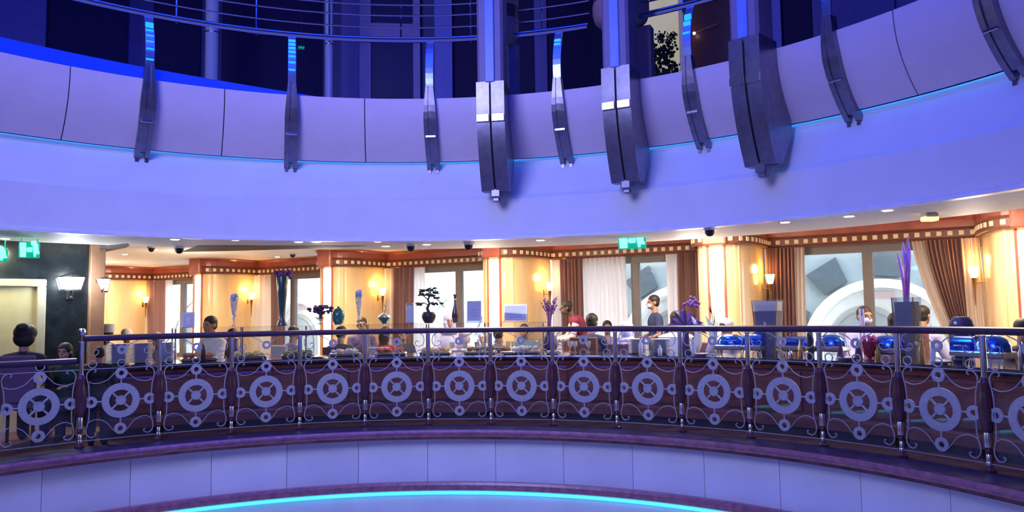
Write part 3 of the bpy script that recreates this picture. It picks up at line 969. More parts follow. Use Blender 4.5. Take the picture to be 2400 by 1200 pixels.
# lit shop window
w8 = struct(bpy.data.objects.new('window_8', None)); C.objects.link(w8); w8.location = ring(.4, 7.6)
m_disp = mat('lit_display_back', (.5, .5, .35), .5, emit=(.50, .46, .30), es=.7, var=.4, scale=3)
m_wfr = mat('glowing_display_frame', (.75, .68, .75), .35, emit=(.5, .42, .5), es=.25)  # display light on the frame, put in as a faint glow
wall_panel(1490, 1592, -150, 190, 7.62, 'display_back', m_disp, w8)
wall_panel(1590, 1600, -150, 195, 7.5, 'window_frame', m_wfr, w8)
wall_panel(1492, 1600, 182, 190, 7.5, 'window_frame', m_wfr, w8)
m_leaf = mat('dark_shop_greenery', (.02, .06, .05), .7, var=.6)
aG_, zG_ = on_ring(1545, 185, 7.5)
gt = thing('display_greenery', 'dark leafy display greenery inside the lit upper shop window', 'plant', ring(aG_, 7.5, 3.26), -aG_)
for k, (x, z, r) in enumerate([(-.13, 4.28, .15), (.05, 4.34, .17), (.2, 4.22, .13), (-.05, 4.50, .14), (.14, 4.52, .14), (-.14, 4.6, .09), (.05, 4.68, .10), (.2, 4.68, .08), (0, 4.05, .2), (-.15, 4.0, .12), (.18, 4.0, .14)]):
    b = MB(); rnd = random.Random(k)
    for q in range(60):
        d = Vector((rnd.gauss(0, 1), rnd.gauss(0, .5), rnd.gauss(0, 1))).normalized() * r * rnd.uniform(.2, 1)
        b.ball(d, r * rnd.uniform(.10, .2), 5, 3)
    o = b.build('foliage', m_leaf, gt, (x, 0, z + .62 - 3.26)); o['kind'] = 'stuff'
MB().lathe([(.10, 0), (.13, .25), (.12, .26)], seg=14).build('planter', m_corb, gt)
MB().tube([(0, 0, .2), (.02, 0, .8)], .02, 6).build('stem', m_corb, gt)
# brown niche with a small wall lamp, right of the shop window
struct(wall_panel(1612, 1722, -150, 190, 7.9, 'wall_brown_niche', mat('brown_niche', (.12, .03, .04), .4), z0=3.27, z1=8.05))
a, z = on_ring(1627, 78, 7.8)
t = thing('picture_lamp', 'tiny lit lamp with a long thin arm on the brown upper wall', 'lamp', ring(a, 7.8, z), -a)
MB().ball((0, 0, 0), .022, 10, 6).build('bulb', mat('lamp_bulb', (1, 1, 1), .5, emit=(1, .8, .6), es=6, var=0), t)
MB().tube([(.02, 0, .005), (.18, 0, .04), (.36, 0, .075)], .007, 6).build('arm', m_steel, t)
# console with lamp behind the second panel
a, z = on_ring(600, 200, 7.6)
t = thing('console', 'dim brown console desk beyond the parapet, with a slanted metal top', 'desk', ring(a, 7.6, 3.26), -a)
MB().bbox((0, 0, .45), (.26, .25, .9), .02).bbox((0, 0, .62), (.29, .27, .03), .01).build('body', mat('console_wood', (.28, .09, .07), .4), t)
MB().tube([(-.14, -.05, .98), (.10, -.05, .93), (.14, -.05, 1.02)], .014, 6).build('top_rim', m_steel, t, smooth=True)
MB().tube([(-.1, 0, 1.1), (.06, 0, 1.02), (.12, 0, .9)], .01, 6).build('bent_arm', m_steel, t, smooth=True)
# faint green sign upstairs
a, z = on_ring(706, 112, 7.9)
t = thing('exit_sign', 'faint small green exit sign beyond the upper rail', 'sign', ring(a, 7.9, z), -a)
m_gdim = mat('dim_green_sign', (.0, .12, .08), .5, emit=(.0, .16, .12), es=.6, var=0)
MB().bbox((0, 0, 0), (.10, .03, .05), .006).build('housing', m_gdim, t)
m_green = mat('green_sign_back', (.0, .3, .2), .5, emit=(.0, .34, .20), es=1.1, var=0)
m_mint = mat('mint_sign_symbol', (.3, 1, .7), .5, emit=(.22, 1.0, .72), es=1.7, var=0)
MB().tube([(-.04, -.02, -.01), (-.01, -.02, .01), (.02, -.02, -.01), (.045, -.02, .012)], .005, 5).build('symbol', mat('mid_green', (.0, .3, .2), .5, emit=(.0, .6, .35), es=.8, var=0), t)
MB().tube([(0, 0, .02), (0, 0, 8.1 - z)], .006, 5).build('hanger', m_blackish, t)


# ================================================================== LEFT DARK WALL, LIFT, LANTERNS
PB = at(206, 700, 9.95); PA = at(-260, 700, 8.75); PB.z = PA.z = 0
LD = (PA - PB).normalized()                    # runs to the left
LN = Vector((-LD.y, LD.x, 0))
if LN.dot(EYE - PB) < 0: LN = -LN
LROT = math.atan2(-LD.y, -LD.x)                # local +x to the right along the wall


def lw(s, n, z): return PB + LD * s + LN * n + Vector((0, 0, z))


def lw_at(u, v, n=0.):
    d = ray(u, v); t = ((PB + LN * n) - EYE).dot(LN) / d.dot(LN); p = EYE + d * t
    return (p - PB).dot(LD), p.z


wlft = struct(MB().box(lw(2.6, -.1, 1.31), (5.2, .2, 2.62), LROT).build('wall_left', m_dark))
pil = struct(MB().bbox((0, 0, 0), (.17, .3, 2.6), .01).build('wall_pillar', mat('tan_pillar_wood', (.42, .22, .13), .35, var=.1, coat=.3), None, lw(-.085, .02, 1.31), LROT))
m_gold = mat('champagne_metal', (.72, .68, .50), .3, .35, var=.05)
m_goldb = mat('champagne_door_leaf', (.85, .78, .45), .35, .4, var=.06)
d2 = struct(bpy.data.objects.new('door_2', None)); C.objects.link(d2)
s_r, zt2 = lw_at(108, 655); s_i, _ = lw_at(86, 675); s_l = s_r + 1.5
zi = lw_at(60, 672)[1]
MB().bbox((0, 0, 0), (s_l - s_r, .09, zt2 - zi), .01).build('door_frame', m_gold, d2, lw((s_l + s_r) / 2, .03, (zt2 + zi) / 2), LROT)
MB().bbox((0, 0, 0), (.10, .09, zi), .01).build('door_frame', m_gold, d2, lw(s_r + .05, .03, zi / 2), LROT)
MB().bbox((0, 0, 0), (.10, .09, zi), .01).build('door_frame', m_gold, d2, lw(s_l - .05, .03, zi / 2), LROT)
MB().bbox((0, 0, 0), ((s_l - s_r) / 2 - .1, .02, zi), .004).build('door_leaf', m_goldb, d2, lw(s_r + .1 + (s_l - s_r - .2) / 4, .005, zi / 2), LROT)
MB().bbox((0, 0, 0), ((s_l - s_r) / 2 - .1, .02, zi), .004).build('door_leaf', m_goldb, d2, lw(s_l - .1 - (s_l - s_r - .2) / 4, .005, zi / 2), LROT)
area('lift_lobby_light', lw(1.1, .32, 2.2), lw(1.1, -.05, 1.3), .5, (1, .9, .6), 14)

m_lglow = mat('lantern_glass', (1, 1, 1), .5, emit=(.86, .95, 1.0), es=26, var=0)


def lantern(loc, rz, wdt, lab):
    t = thing('wall_lantern', lab, 'wall lamp', loc, rz, 'white wall lanterns by the lift')
    h = .15
    MB().lathe([(wdt * .36, -h / 2), (wdt * .5, h / 2)], seg=8, sy=.55).build('shade', m_lglow, t)
    f = MB().lathe([(wdt * .38, -h / 2 - .02), (wdt * .38, -h / 2)], seg=8, sy=.55).build('base_plate', m_blackish, t)
    MB().lathe([(wdt * .53, h / 2), (wdt * .3, h / 2 + .03), (.02, h / 2 + .05)], seg=8, sy=.55).build('cap', m_steelb, t)
    for q in range(8):
        a = 2 * PI * q / 8
        MB().tube([(wdt * .37 * cos(a), wdt * .2 * sin(a), -h / 2), (wdt * .51 * cos(a), wdt * .285 * sin(a), h / 2)], .005, 5).build('glazing_bar', m_blackish, t)
    MB().tube([(0, 0, -h / 2 - .02), (0, .01, -h / 2 - .07), (0, .10, -h / 2 - .09)], .012, 6).build('arm', m_blackish, t, smooth=True)
    MB().bbox((0, .115, -h / 2 - .05), (.09, .025, .16), .006).build('back_plate', m_blackish, t)
    MB().ball((0, 0, -h / 2 - .10), .018, 8, 5).build('drop', m_steelb, t)
    return t


s_, z_ = lw_at(167, 664, .13)
lantern(lw(s_, .13, z_), LROT, .30, 'brilliant white wall lantern on the dark wall right of the lift')
s_, z_ = lw_at(238, 668, .13)
lantern(lw(s_, .13, z_), LROT, .20, 'smaller brilliant white wall lantern past the tan pillar')
MB().bbox((0, 0, 0), (.10, .03, .05), .005)
MB().tube([lw(s_, .02, z_ - .165), lw(-.16, .02, z_ - .165)], .014, 6).build('wall_lantern_bracket', m_blackish)
o = bpy.data.objects['wall_lantern_bracket']; tag(o, 'dark metal bar carrying the smaller lantern off the tan pillar', 'bracket')
point('lantern_light', lw(lw_at(167, 664, .3)[0], .35, 1.85), (.85, .95, 1), 26, .1)


# ================================================================== EXIT SIGNS
def exit_sign(loc, rz, W, H, lab, ztop, mirror=1):
    t = thing('exit_sign', lab, 'sign', loc, rz, 'green exit signs')
    MB().bbox((0, .015, 0), (W, .03, H), .006).build('housing', m_green, t)
    MB().prism([(-W * .47, H * .44), (-W * .17, H * .46), (-W * .16, -H * .45), (-W * .43, -H * .45)], -.012, .0).build('door_symbol', m_mint, t)
    MB().prism([(-W * .14, .10 * H), (-W * .08, H * .16), (W * .13, H * .16), (W * .13, -H * .12), (-W * .08, -H * .13), (-W * .14, -H * .05)], -.012, .0).build('arrow_symbol', m_mint, t)
    man = MB().prism([(W * .16, H * .2), (W * .20, H * .36), (W * .30, H * .40), (W * .40, H * .38), (W * .42, H * .0), (W * .47, -H * .14), (W * .45, -H * .25), (W * .31, -H * .22), (W * .30, -H * .42), (W * .22, -H * .42), (W * .19, -H * .1)], -.012, 0.)
    man.build('runner_symbol', m_mint, t)
    MB().lathe([(.045 * W / .3, -.012), (.045 * W / .3, 0)], (W * .20, 0, H * .43), 12, 'y').build('runner_head', m_mint, t)
    MB().box((-W * .38, .015, H / 2 + ztop / 2), (.012, .012, ztop)).build('hanger', m_green, t)
    MB().box((W * .38, .015, H / 2 + ztop / 2), (.012, .012, ztop)).build('hanger', m_green, t)
    return t


aS, zS = on_ring(1481, 565, 5.95)
exit_sign(ring(aS, 5.95, zS), -aS + .15, .345, .19, 'green exit sign with running figure hanging above the centre right windows', 2.262 - zS - .095)
aS, zS = on_ring(69, 586, 6.1)
exit_sign(ring(aS, 6.1, zS), -aS - .12, .20, .175, 'green exit sign hanging over the lift door at left', 2.262 - zS - .0875)
aS, zS = on_ring(-12, 597, 6.3)
exit_sign(ring(aS, 6.3, zS), -aS - .2, .24, .15, 'green exit sign cut off by the left edge of the picture', 2.262 - zS - .075)

# ================================================================== CEILING FITTINGS
m_spot = mat('downlight_glow', (1, 1, .9), .5, emit=(1.0, .93, .78), es=9, var=0)
dl = None


def hit_ceiling(u, v):
    d = ray(u, v); z = 2.262
    for zz in (2.262, 2.62):
        t = (zz - EYE.z) / d.z; p = EYE + d * t; R = math.hypot(p.x - CX, p.y - CY)
        if zz == 2.262 and R < 6.55: return p
        if zz == 2.62: return p


DLS = [(12, 559), (163, 568), (552, 562.5), (365, 585), (293, 596), (448, 612), (467, 615), (700, 567), (741, 567), (885, 566), (805, 590), (1150, 561), (1266, 563), (1660, 533), (410, 561),
       (515, 606), (905, 577), (1345, 553), (1840, 521), (1990, 507), (2080, 493), (650, 602), (1000, 573)]
ORD = ['first', 'second', 'third', 'fourth', 'fifth', 'sixth', 'seventh', 'eighth', 'ninth', 'tenth', 'eleventh', 'twelfth', 'thirteenth', 'fourteenth', 'fifteenth', 'sixteenth', 'seventeenth', 'eighteenth', 'nineteenth', 'twentieth', 'twenty-first', 'twenty-second', 'twenty-third', 'twenty-fourth']
DLS.sort()
for i, (u, v) in enumerate(DLS):
    p = hit_ceiling(u, v)
    t = thing('downlight', 'small round white ceiling downlight, %s from the left' % ORD[i], 'ceiling light', p, 0, 'recessed ceiling downlights')
    MB().lathe([(.045, -.006), (.05, -.001)], seg=16).build('glass', m_spot, t)
    MB().annulus((0, 0, 0), .07, .048, 0, .008, 16).xf(Matrix.Rotation(PI / 2, 4, 'X')).build('ring_trim', m_white, t, (0, 0, -.002))
for i, (u, v, lab) in enumerate([(355, 578, 'dark dome camera above the left wall torches'), (420, 577, 'small dark dome camera left of the long ceiling slot'), (686, 593, 'dark dome camera left of the second lit pillar'), (963, 572, 'dome camera above the bonsai tree'), (1098, 569, 'dome camera just left of the central lit pillar'), (1663, 534, 'dome camera above the right lit pillar')]):
    p = hit_ceiling(u, v)
    t = thing('dome_camera', lab, 'camera', p, 0, 'ceiling dome cameras')
    MB().lathe([(.07, -.03), (.075, 0)], seg=16).build('collar', m_white, t, smooth=True)
    MB().lathe([(.012, -.095), (.035, -.085), (.05, -.06), (.056, -.03)], seg=16).build('dome', m_blackish, t, smooth=True)
p = hit_ceiling(2178, 500)
t = thing('ceiling_lamp', 'small yellow-lit square ceiling lamp at the right', 'ceiling light', p)
MB().bbox((0, 0, -.02), (.12, .12, .04), .008).build('housing', m_white, t)
MB().bbox((0, 0, -.055), (.13, .10, .04), .006).build('diffuser', mat('yellow_diffuser', (1, .8, .3), .5, emit=(1, .66, .16), es=3, var=0), t)
# dark plates just below the ceiling, painting the shade of unlit recesses
m_recess_shade = mat('ceiling_recess_shade', (.045, .045, .06), .6)
for k, poly in enumerate([[(424, 590), (466, 575), (560, 575), (650, 576), (860, 576), (720, 582), (600, 586), (520, 588)],
                          [(234, 577), (300, 570.5), (303, 575), (296, 580), (234, 592)]]):
    pts = []
    for u, v in poly:
        d = ray(u, v); t_ = (2.262 - EYE.z) / d.z; pts.append(EYE + d * t_)
    n = len(pts)
    vs = [p + Vector((0, 0, -.004)) for p in pts] + [p + Vector((0, 0, .0)) for p in pts]
    struct(MB().add(vs, [tuple(range(n)), tuple(reversed(range(n, 2 * n)))] + [(i, n + i, n + (i + 1) % n, (i + 1) % n) for i in range(n)]).build('trim_%d' % (7 + k), m_recess_shade))

# ================================================================== SCONCES
m_flame = mat('amber_torch_glass', (1, .75, .3), .4, emit=(1.0, .62, .16), es=9, var=0)
m_brass = mat('aged_brass', (.45, .28, .12), .3, 1.)
LABS = {-1: ''}
sc_lab = ['amber wall torch on the farthest left pillar bay', 'amber wall torch above the small framed photo stand', 'amber wall torch between second lit pillar and brown curtain', 'amber wall torch beside the central lit pillar', 'amber wall torch right of the right-hand lit pillar', 'amber wall torch at the far right pillar']


def sconce(loc, rz, lab):
    t = thing('wall_torch', lab, 'wall lamp', loc, rz, 'amber wall torches')
    MB().lathe([(.028, -.06), (.045, -.03), (.06, .03), (.07, .09)], seg=12).build('glass_cup', m_flame, t, smooth=True)
    MB().lathe([(.004, -.42), (.010, -.34), (.018, -.2), (.03, -.06), (.034, -.055)], seg=10).build('torch_stem', m_brass, t, smooth=True)
    MB().tube([(0, .0, -.12), (0, .06, -.12), (0, .12, -.10)], .008, 6).build('arm', m_brass, t, smooth=True)
    MB().bbox((0, .125, -.10), (.05, .012, .12), .003).build('wall_plate', m_brass, t)
    return t


zz = 1.37
for k, s0 in enumerate(piers[1:6]):
    q = (PW / 2 + .12, .28)
    p = wpt(s0 + q[0], q[1], 1.37 + .42)
    if k + 1 >= 1:
        sconce(p, WROT - PI / 2 + PI, sc_lab[k])
        point('torch_light', p + Vector((0, 0, .18)) + WN * .05, (1.0, .56, .18), 7, .07)
s0 = piers[6]
p = wpt(s0 - PW / 2 - .12, .3, 1.37 + .42)
sconce(p, WROT - PI / 2, sc_lab[5])
point('torch_light', p + Vector((0, 0, .18)) + WN * .05, (1.0, .56, .18), 7, .07)

# ================================================================== BUFFET COUNTER
RC0, RC1 = 5.88, 6.75
ZT = on_ring(1150, 833, RC0)[1]
aC0 = on_ring(250, 900, RC0)[0]; aC1 = 1.42
ctr = thing('buffet_counter', 'long curved red-brown wooden buffet counter behind the balustrade', 'counter', (CX, CY, 0))


def cl(b): b.v = [(x - CX, y - CY, z) for x, y, z in b.v]; return b


cl(MB().sweep([(RC0 + .03, .10), (RC0 + .03, ZT - .05), (RC1 - .03, ZT - .05), (RC1 - .03, .10)], aC0, aC1, 70)).build('body', m_wood, ctr)
cl(MB().sweep([(RC0 + .09, .0), (RC0 + .09, .10), (RC1 - .09, .10), (RC1 - .09, .0)], aC0 + .01, aC1 - .01, 70)).build('plinth', m_blackish, ctr)
m_ctop = mat('dark_counter_granite', (.03, .028, .045), .12, var=.6, scale=40, coat=.6)
cl(MB().sweep([(RC0 - .03, ZT - .045), (RC0 - .035, ZT - .02), (RC0 - .03, ZT), (RC1, ZT), (RC1, ZT - .045)], aC0 - .006, aC1 + .005, 80)).build('counter_top', m_ctop, ctr, smooth=False)
cl(MB().sweep([(RC0 + .005, ZT - .11), (RC0 + .0, ZT - .09), (RC0 + .03, ZT - .05), (RC0 + .04, ZT - .05), (RC0 + .04, ZT - .11)], aC0, aC1, 80)).build('upper_moulding', m_wood, ctr)
cl(MB().sweep([(RC0 + .04, .10), (RC0 - .0, .10), (RC0 - .0, .20), (RC0 + .02, .225), (RC0 + .04, .225)], aC0, aC1, 80)).build('lower_moulding', m_wood, ctr)
npn = 13; dpn = (aC1 - aC0) / npn
pm = None
for k in range(npn):
    if pm is None:
        b = MB(); b.sweep([(RC0 + .012, .25), (RC0 + .0, .27), (RC0 + .0, ZT - .15), (RC0 + .012, ZT - .13), (RC0 + .04, ZT - .13), (RC0 + .04, .25)], -dpn / 2 + .010, dpn / 2 - .010, 6)
        cl(b); pm = b.mesh('front_panel', m_wood)
    link('front_panel', pm, ctr, (0, 0, 0), -(aC0 + dpn * (k + .5)))

# glass guard with a shelf on top
RG0, RG1 = 6.0, 6.36
ZG = (on_ring(1000, 752, RG0)[1] + on_ring(500, 773, RG0)[1]) / 2
aG0 = on_ring(412, 780, RG0)[0]; aG1 = on_ring(1272, 760, RG0)[0]
gd = thing('sneeze_guard', 'curved glass food guard with a flat glass shelf on the counter', 'glass screen', (CX, CY, ZT))
b = cl(MB().sweep([(RG0, ZT + .02), (RG0, ZG - .012), (RG0 + .01, ZG - .012), (RG0 + .01, ZT + .02)], aG0, aG1, 40)); b.v = [(x, y, z - ZT) for x, y, z in b.v]; b.build('front_glass', m_glass_u, gd)
b = cl(MB().sweep([(RG0 - .01, ZG - .012), (RG1, ZG - .012), (RG1, ZG), (RG0 - .01, ZG)], aG0, aG1, 40)); b.v = [(x, y, z - ZT) for x, y, z in b.v]; b.build('glass_shelf', m_glass_u, gd)
for k in range(7):
    a = aG0 + (aG1 - aG0) * k / 6
    for R in (RG0 + .02, RG1 - .02):
        MB().tube([(0, 0, 0), (0, 0, ZG - ZT - .01)], .010, 8).build('support_post', m_steel, gd, ring(a, R) - Vector((CX, CY, 0)))

RS = 6.18
m_acry = glass('acrylic_sheet', (.90, .92, .97), refl=.2, haze=.12)
m_vase = glass('vase_glass', (.86, .90, .96), refl=.25, haze=.12)
m_paper = mat('lavender_menu_paper', (.62, .64, .78), .7, var=.03)
m_menuink = mat('menu_ink', (.30, .30, .50), .7)
m_teal = mat('teal_ceramic', (.02, .16, .14), .2, coat=.6)
m_purp = mat('violet_petals', (.26, .08, .30), .6, var=.3, scale=20)
m_dpurp = mat('dark_plum', (.06, .03, .10), .5, var=.4)
m_green = mat('dark_foliage', (.02, .045, .035), .7, var=.5, scale=30)
m_bark = mat('dark_bark', (.05, .03, .025), .8, var=.4, scale=40)
m_goldr = mat('gold_rim', (.85, .65, .35), .25, 1.)


def spot(u, vtop, R=RS, z0=None, vref=755):
    a = on_ring(u, vref, R)[0]
    z0 = ZG if z0 is None else z0
    return ring(a, R, z0), -a, on_ring(u, vtop, R)[1] - z0


def T(name, lab, cat, u, vtop, R=RS, z0=None, group=None):
    l, rz, H = spot(u, vtop, R, z0)
    return thing(name, lab, cat, l, rz, group), H


# 1 photo stand
t, H = T('photo_stand', 'small white-framed photo stand at the left end of the glass shelf', 'frame', 441, 732)
MB().bbox((0, 0, H / 2), (.15, .014, H), .005).build('frame', m_white, t)
MB().box((0, -.009, H * .5), (.11, .004, H * .76)).build('picture', m_paper, t)
MB().bbox((.0, -.013, H * .34), (.05, .004, .06), .001).ball((0, -.013, H * .52), .03, 8, 5, (1, .2, 1)).build('printed_motif', m_white, t)
MB().bbox((0, .04, .006), (.14, .10, .012), .004).build('foot', m_acry, t)
# cone vases
def cone_vase(t, H, w=.055, beads=True):
    MB().lathe([(.05, 0), (.052, .008), (.012, .02), (.009, .05), (.014, .09), (w * .65, H * .6), (w, H * .97), (w * .95, H), (w * .9, H * .96), (w * .58, H * .6), (.008, .10)], seg=16, cap=False).build('glass_cone', m_vase, t, smooth=True)
    b = MB()
    for k in range(22):
        z = H * .16 + H * .55 * k / 21; r = .008 + w * .5 * (z / H) * .8
        b.ball((r * cos(k * .8), r * sin(k * .8) * .5, z), .007, 6, 4)
    o = b.build('glass_beads', m_white, t); o['kind'] = 'stuff'
    b = MB(); rnd = random.Random(int(H * 1000))
    for k in range(16):
        b.ball((rnd.uniform(-.6, .6) * w, rnd.uniform(-.6, .6) * w, H * .86 + rnd.uniform(0, .07)), .02, 7, 5)
    o = b.build('pale_blossom', mat('pale_lilac_blossom', (.62, .60, .80), .7), t); o['kind'] = 'stuff'


t, H = T('cone_vase', 'slim cone-shaped glass vase below the second wall torch', 'vase', 548, 694); cone_vase(t, H)
t, H = T('cone_vase', 'slim cone-shaped glass vase between the teal jar and teal dish', 'vase', 841, 684); cone_vase(t, H)
# tall flower stand
t, H = T('flower_stand', 'tall dark green trumpet stand topped with purple blossoms', 'vase', 661, 640)
MB().lathe([(.07, 0), (.072, .012), (.05, .05), (.035, .10), (.045, .25), (.06, H * .6), (.075, H * .93), (.07, H * .95)], seg=16).build('trumpet', mat('dark_green_glaze', (.03, .07, .07), .25, coat=.5), t, smooth=True)
b = MB(); rnd = random.Random(3)
for k in range(26): b.ball((rnd.gauss(0, .05), rnd.gauss(0, .04), H * .97 + rnd.uniform(-.02, .04)), .026, 6, 4)
b.build('blossoms', m_purp, t)['kind'] = 'stuff'
# dark bouquet bowl
t, H = T('bouquet', 'dark purple bouquet spilling over a small pale footed bowl', 'flowers', 751, 712)
MB().lathe([(.035, 0), (.04, .01), (.01, .03), (.012, .05), (.05, .08), (.075, .10), (.07, .102)], seg=16).build('footed_bowl', m_vase, t, smooth=True)
b = MB(); rnd = random.Random(4)
for k in range(46): b.ball((rnd.gauss(0, .07), rnd.gauss(0, .04), .15 + rnd.uniform(0, H - .18)), rnd.uniform(.015, .03), 6, 4, (1.2, 1, .8))
b.build('blossoms', m_dpurp, t)['kind'] = 'stuff'
MB().tube([(0, 0, .08), (0, 0, .17)], .02, 8).build('stems', m_green, t)
# teal jar
t, H = T('ginger_jar', 'round teal ceramic jar with lid on the glass shelf', 'jar', 793, 728)
MB().lathe([(.05, 0), (.055, .01), (.078, .07), (.085, .12), (.075, .165), (.055, .185), (.055, .195)], seg=20).build('body', m_teal, t, smooth=True)
MB().lathe([(.06, .19), (.05, .21), (.02, .222), (.012, .23), (.016, .24), (.004, H)], seg=16).build('lid', m_teal, t, smooth=True)
# teal dish with bird spire
t, H = T('covered_dish', 'teal covered dish with a silver bird-like spire', 'dish', 901, 714)
MB().lathe([(.03, 0), (.035, .012), (.05, .03), (.085, .075), (.088, .085)], seg=20).build('dish', m_teal, t, smooth=True)
MB().lathe([(.088, .085), (.07, .11), (.035, .13), (.02, .145)], seg=20).build('cover', m_steel, t, smooth=True)
MB().tube([(0, 0, .14), (.005, 0, .17), (.02, 0, .2), (.012, 0, H - .01), (-.03, 0, H)], [.014, .01, .006, .007, .003], 6).build('spire', m_steel, t, smooth=True)
# clear block
t, H = T('acrylic_block', 'upright clear acrylic block with rounded top left of the bonsai', 'ornament', 961, 709)
MB().prism([(-.05, 0), (.05, 0), (.05, H - .03), (.035, H - .006), (0, H), (-.035, H - .006), (-.05, H - .03)], -.03, .03).build('block', m_acry, t)
MB().bbox((0, 0, .008), (.12, .08, .016), .004).build('base', m_steel, t)
MB().prism([(-.04, .02), (.04, .02), (.04, H - .04), (-.04, H - .04)], -.006, .006).build('etched_sheet', m_paper, t)
# bonsai
t, H = T('bonsai', 'dark bonsai tree with layered foliage pads in a round pot', 'plant', 1005, 671)
MB().lathe([(.05, 0), (.065, .015), (.088, .06), (.095, .10), (.08, .14), (.07, .15)], seg=20).build('pot', m_blackish, t, smooth=True)
b = MB().tube([(0, 0, .14), (-.02, 0, .2), (.01, 0, .26), (-.01, 0, .32), (.03, 0, .38), (.02, 0, .44)], [.024, .02, .016, .014, .01, .007], 7)
for pth in ([(0, 0, .24), (-.06, 0, .27), (-.11, 0, .25)], [(.0, 0, .30), (-.05, 0, .35), (-.08, 0, .37)], [(.0, 0, .25), (.05, .0, .28), (.08, 0, .26)], [(.02, 0, .37), (.09, 0, .34), (.15, 0, .28), (.21, 0, .20)], [(.02, 0, .40), (-.03, 0, .44), (-.08, 0, .45)]):
    b.tube(pth, .008, 5, r2=.004)
b.build('trunk', m_bark, t, smooth=True)
rnd = random.Random(9)
for cx, cz, rx, rz_ in ((.03, H - .04, .085, .035), (-.085, H - .06, .035, .022), (.10, H - .085, .04, .018), (-.06, .385, .075, .022), (.04, .37, .05, .02), (.10, .335, .04, .014), (-.12, .255, .05, .022), (.075, .255, .045, .018), (.17, .26, .018, .01)):
    b = MB()
    for k in range(34):
        a_ = rnd.uniform(0, 2 * PI); q = math.sqrt(rnd.random())
        b.ball((cx + rx * q * cos(a_), rx * .8 * q * sin(a_), cz + rnd.uniform(-1, 1) * rz_ * .7), rnd.uniform(.008, .015), 5, 3, (1.3, 1.1, .7))
    b.build('foliage_pad', m_green, t)['kind'] = 'stuff'
# slim vase
t, H = T('bottle_vase', 'slim dark patterned bottle vase right of the bonsai', 'vase', 1067, 690)
MB().lathe([(.03, 0), (.034, .01), (.048, H * .22), (.045, H * .35), (.022, H * .6), (.013, H * .78), (.017, H * .93), (.028, H), (.02, H * .98)], seg=16).build('body', mat('bronze_pattern_glaze', (.10, .05, .06), .2, var=.8, scale=60, coat=.5), t, smooth=True)
MB().lathe([(.016, H * .8), (.018, H * .82), (.0165, H * .84)], seg=14).build('neck_band', m_goldr, t)
# menus
for u, v, W, lab in ((1112, 702, .21, 'upright acrylic menu stand left of the central lit pillar'), (1209, 713, .31, 'wide acrylic menu stand right of the central lit pillar')):
    t, H = T('menu_stand', lab, 'sign', u, v, group='acrylic menu stands')
    MB().prism([(-.04, 0), (.03, 0), (-.0, H), (-.012, H)], -W / 2, W / 2, 'yz').build('acrylic_sleeve', m_acry, t)
    MB().prism([(-.030, .02), (-.024, .02), (-.008, H - .02), (-.014, H - .02)], -W / 2 + .012, W / 2 - .012, 'yz').build('menu_card', m_paper, t)
    MB().bbox((0, 0, .006), (W + .02, .11, .012), .004).build('foot', m_acry, t)
    for k in range(5):
        z = H * (.8 - .13 * k); MB().box((-.01 if k % 2 else 0, -.037 + .03 * z / H, z), (W * (.6 - .08 * (k % 3)), .002, .007)).build('print_line', m_menuink, t)

# ---- things standing on the counter top itself
RK = 6.30
def TK(name, lab, cat, u, vtop, R=RK, group=None): return T(name, lab, cat, u, vtop, R, ZT, group)


# purple flower vase
def spiky(t, H, vh, n, spread, mm, seed, leaf=.012, curl=.3):
    rnd = random.Random(seed); b = MB()
    for k in range(n):
        a_ = rnd.uniform(0, 2 * PI); r = spread * rnd.uniform(.25, 1); top = Vector((r * cos(a_), r * sin(a_) * .6, H * rnd.uniform(.78, 1)))
        st = Vector((0, 0, vh)); mid = (st + top) / 2 + Vector((-.2 * r * cos(a_), 0, .04))
        pts_ = [st, mid, top]
        b.tube(pts_, [.004, .004, .002], 4)
        for q in range(7):
            p = st.lerp(mid, q / 6) if q < 2 else mid.lerp(top, (q - 1) / 6)
            b.ball(p + Vector((rnd.gauss(0, .008), rnd.gauss(0, .006), rnd.gauss(0, .006))), leaf * rnd.uniform(.6, 1.2), 5, 3)
    b.build('flower_stems', mm, t)['kind'] = 'stuff'


t, H = TK('flower_vase', 'dark round vase of purple spiky flowers beside the bending waiter', 'flowers', 1288, 694)
MB().lathe([(.05, 0), (.085, .05), (.10, .12), (.09, .2), (.05, .26), (.045, .29), (.06, .31)], seg=18).build('vase', m_dpurp, t, smooth=True)
spiky(t, H, .29, 22, .13, m_purp, 5)
# orchid spray
t, H = TK('flower_vase', 'vase with large drooping purple petals right of the man in navy', 'flowers', 1606, 700)
MB().lathe([(.06, 0), (.065, .02), (.045, .12), (.04, .25), (.055, .34), (.05, .33)], seg=16).build('vase', m_dpurp, t, smooth=True)
rnd = random.Random(12)
for k in range(13):
    a_ = -1.45 + 2.9 * k / 12; L = .24 + .08 * rnd.random(); y = rnd.uniform(-.06, .06)
    pts_ = [(0, 0, .33)] + [(L * q * sin(a_), y * q, .33 + L * q * cos(a_) * .9 - .10 * q * q * abs(sin(a_))) for q in (.3, .6, .85, 1.05)]
    MB().tube(pts_, [.006, .016, .024, .02, .003], 6, flat=.35).build('petal', m_purp if k % 2 else m_dpurp, t, smooth=True)
b = MB()
for k in range(24): b.ball((.10 + rnd.gauss(0, .05), rnd.gauss(0, .03), H - .07 + rnd.gauss(0, .035)), .022, 6, 4)
b.build('blossoms', m_purp, t)['kind'] = 'stuff'
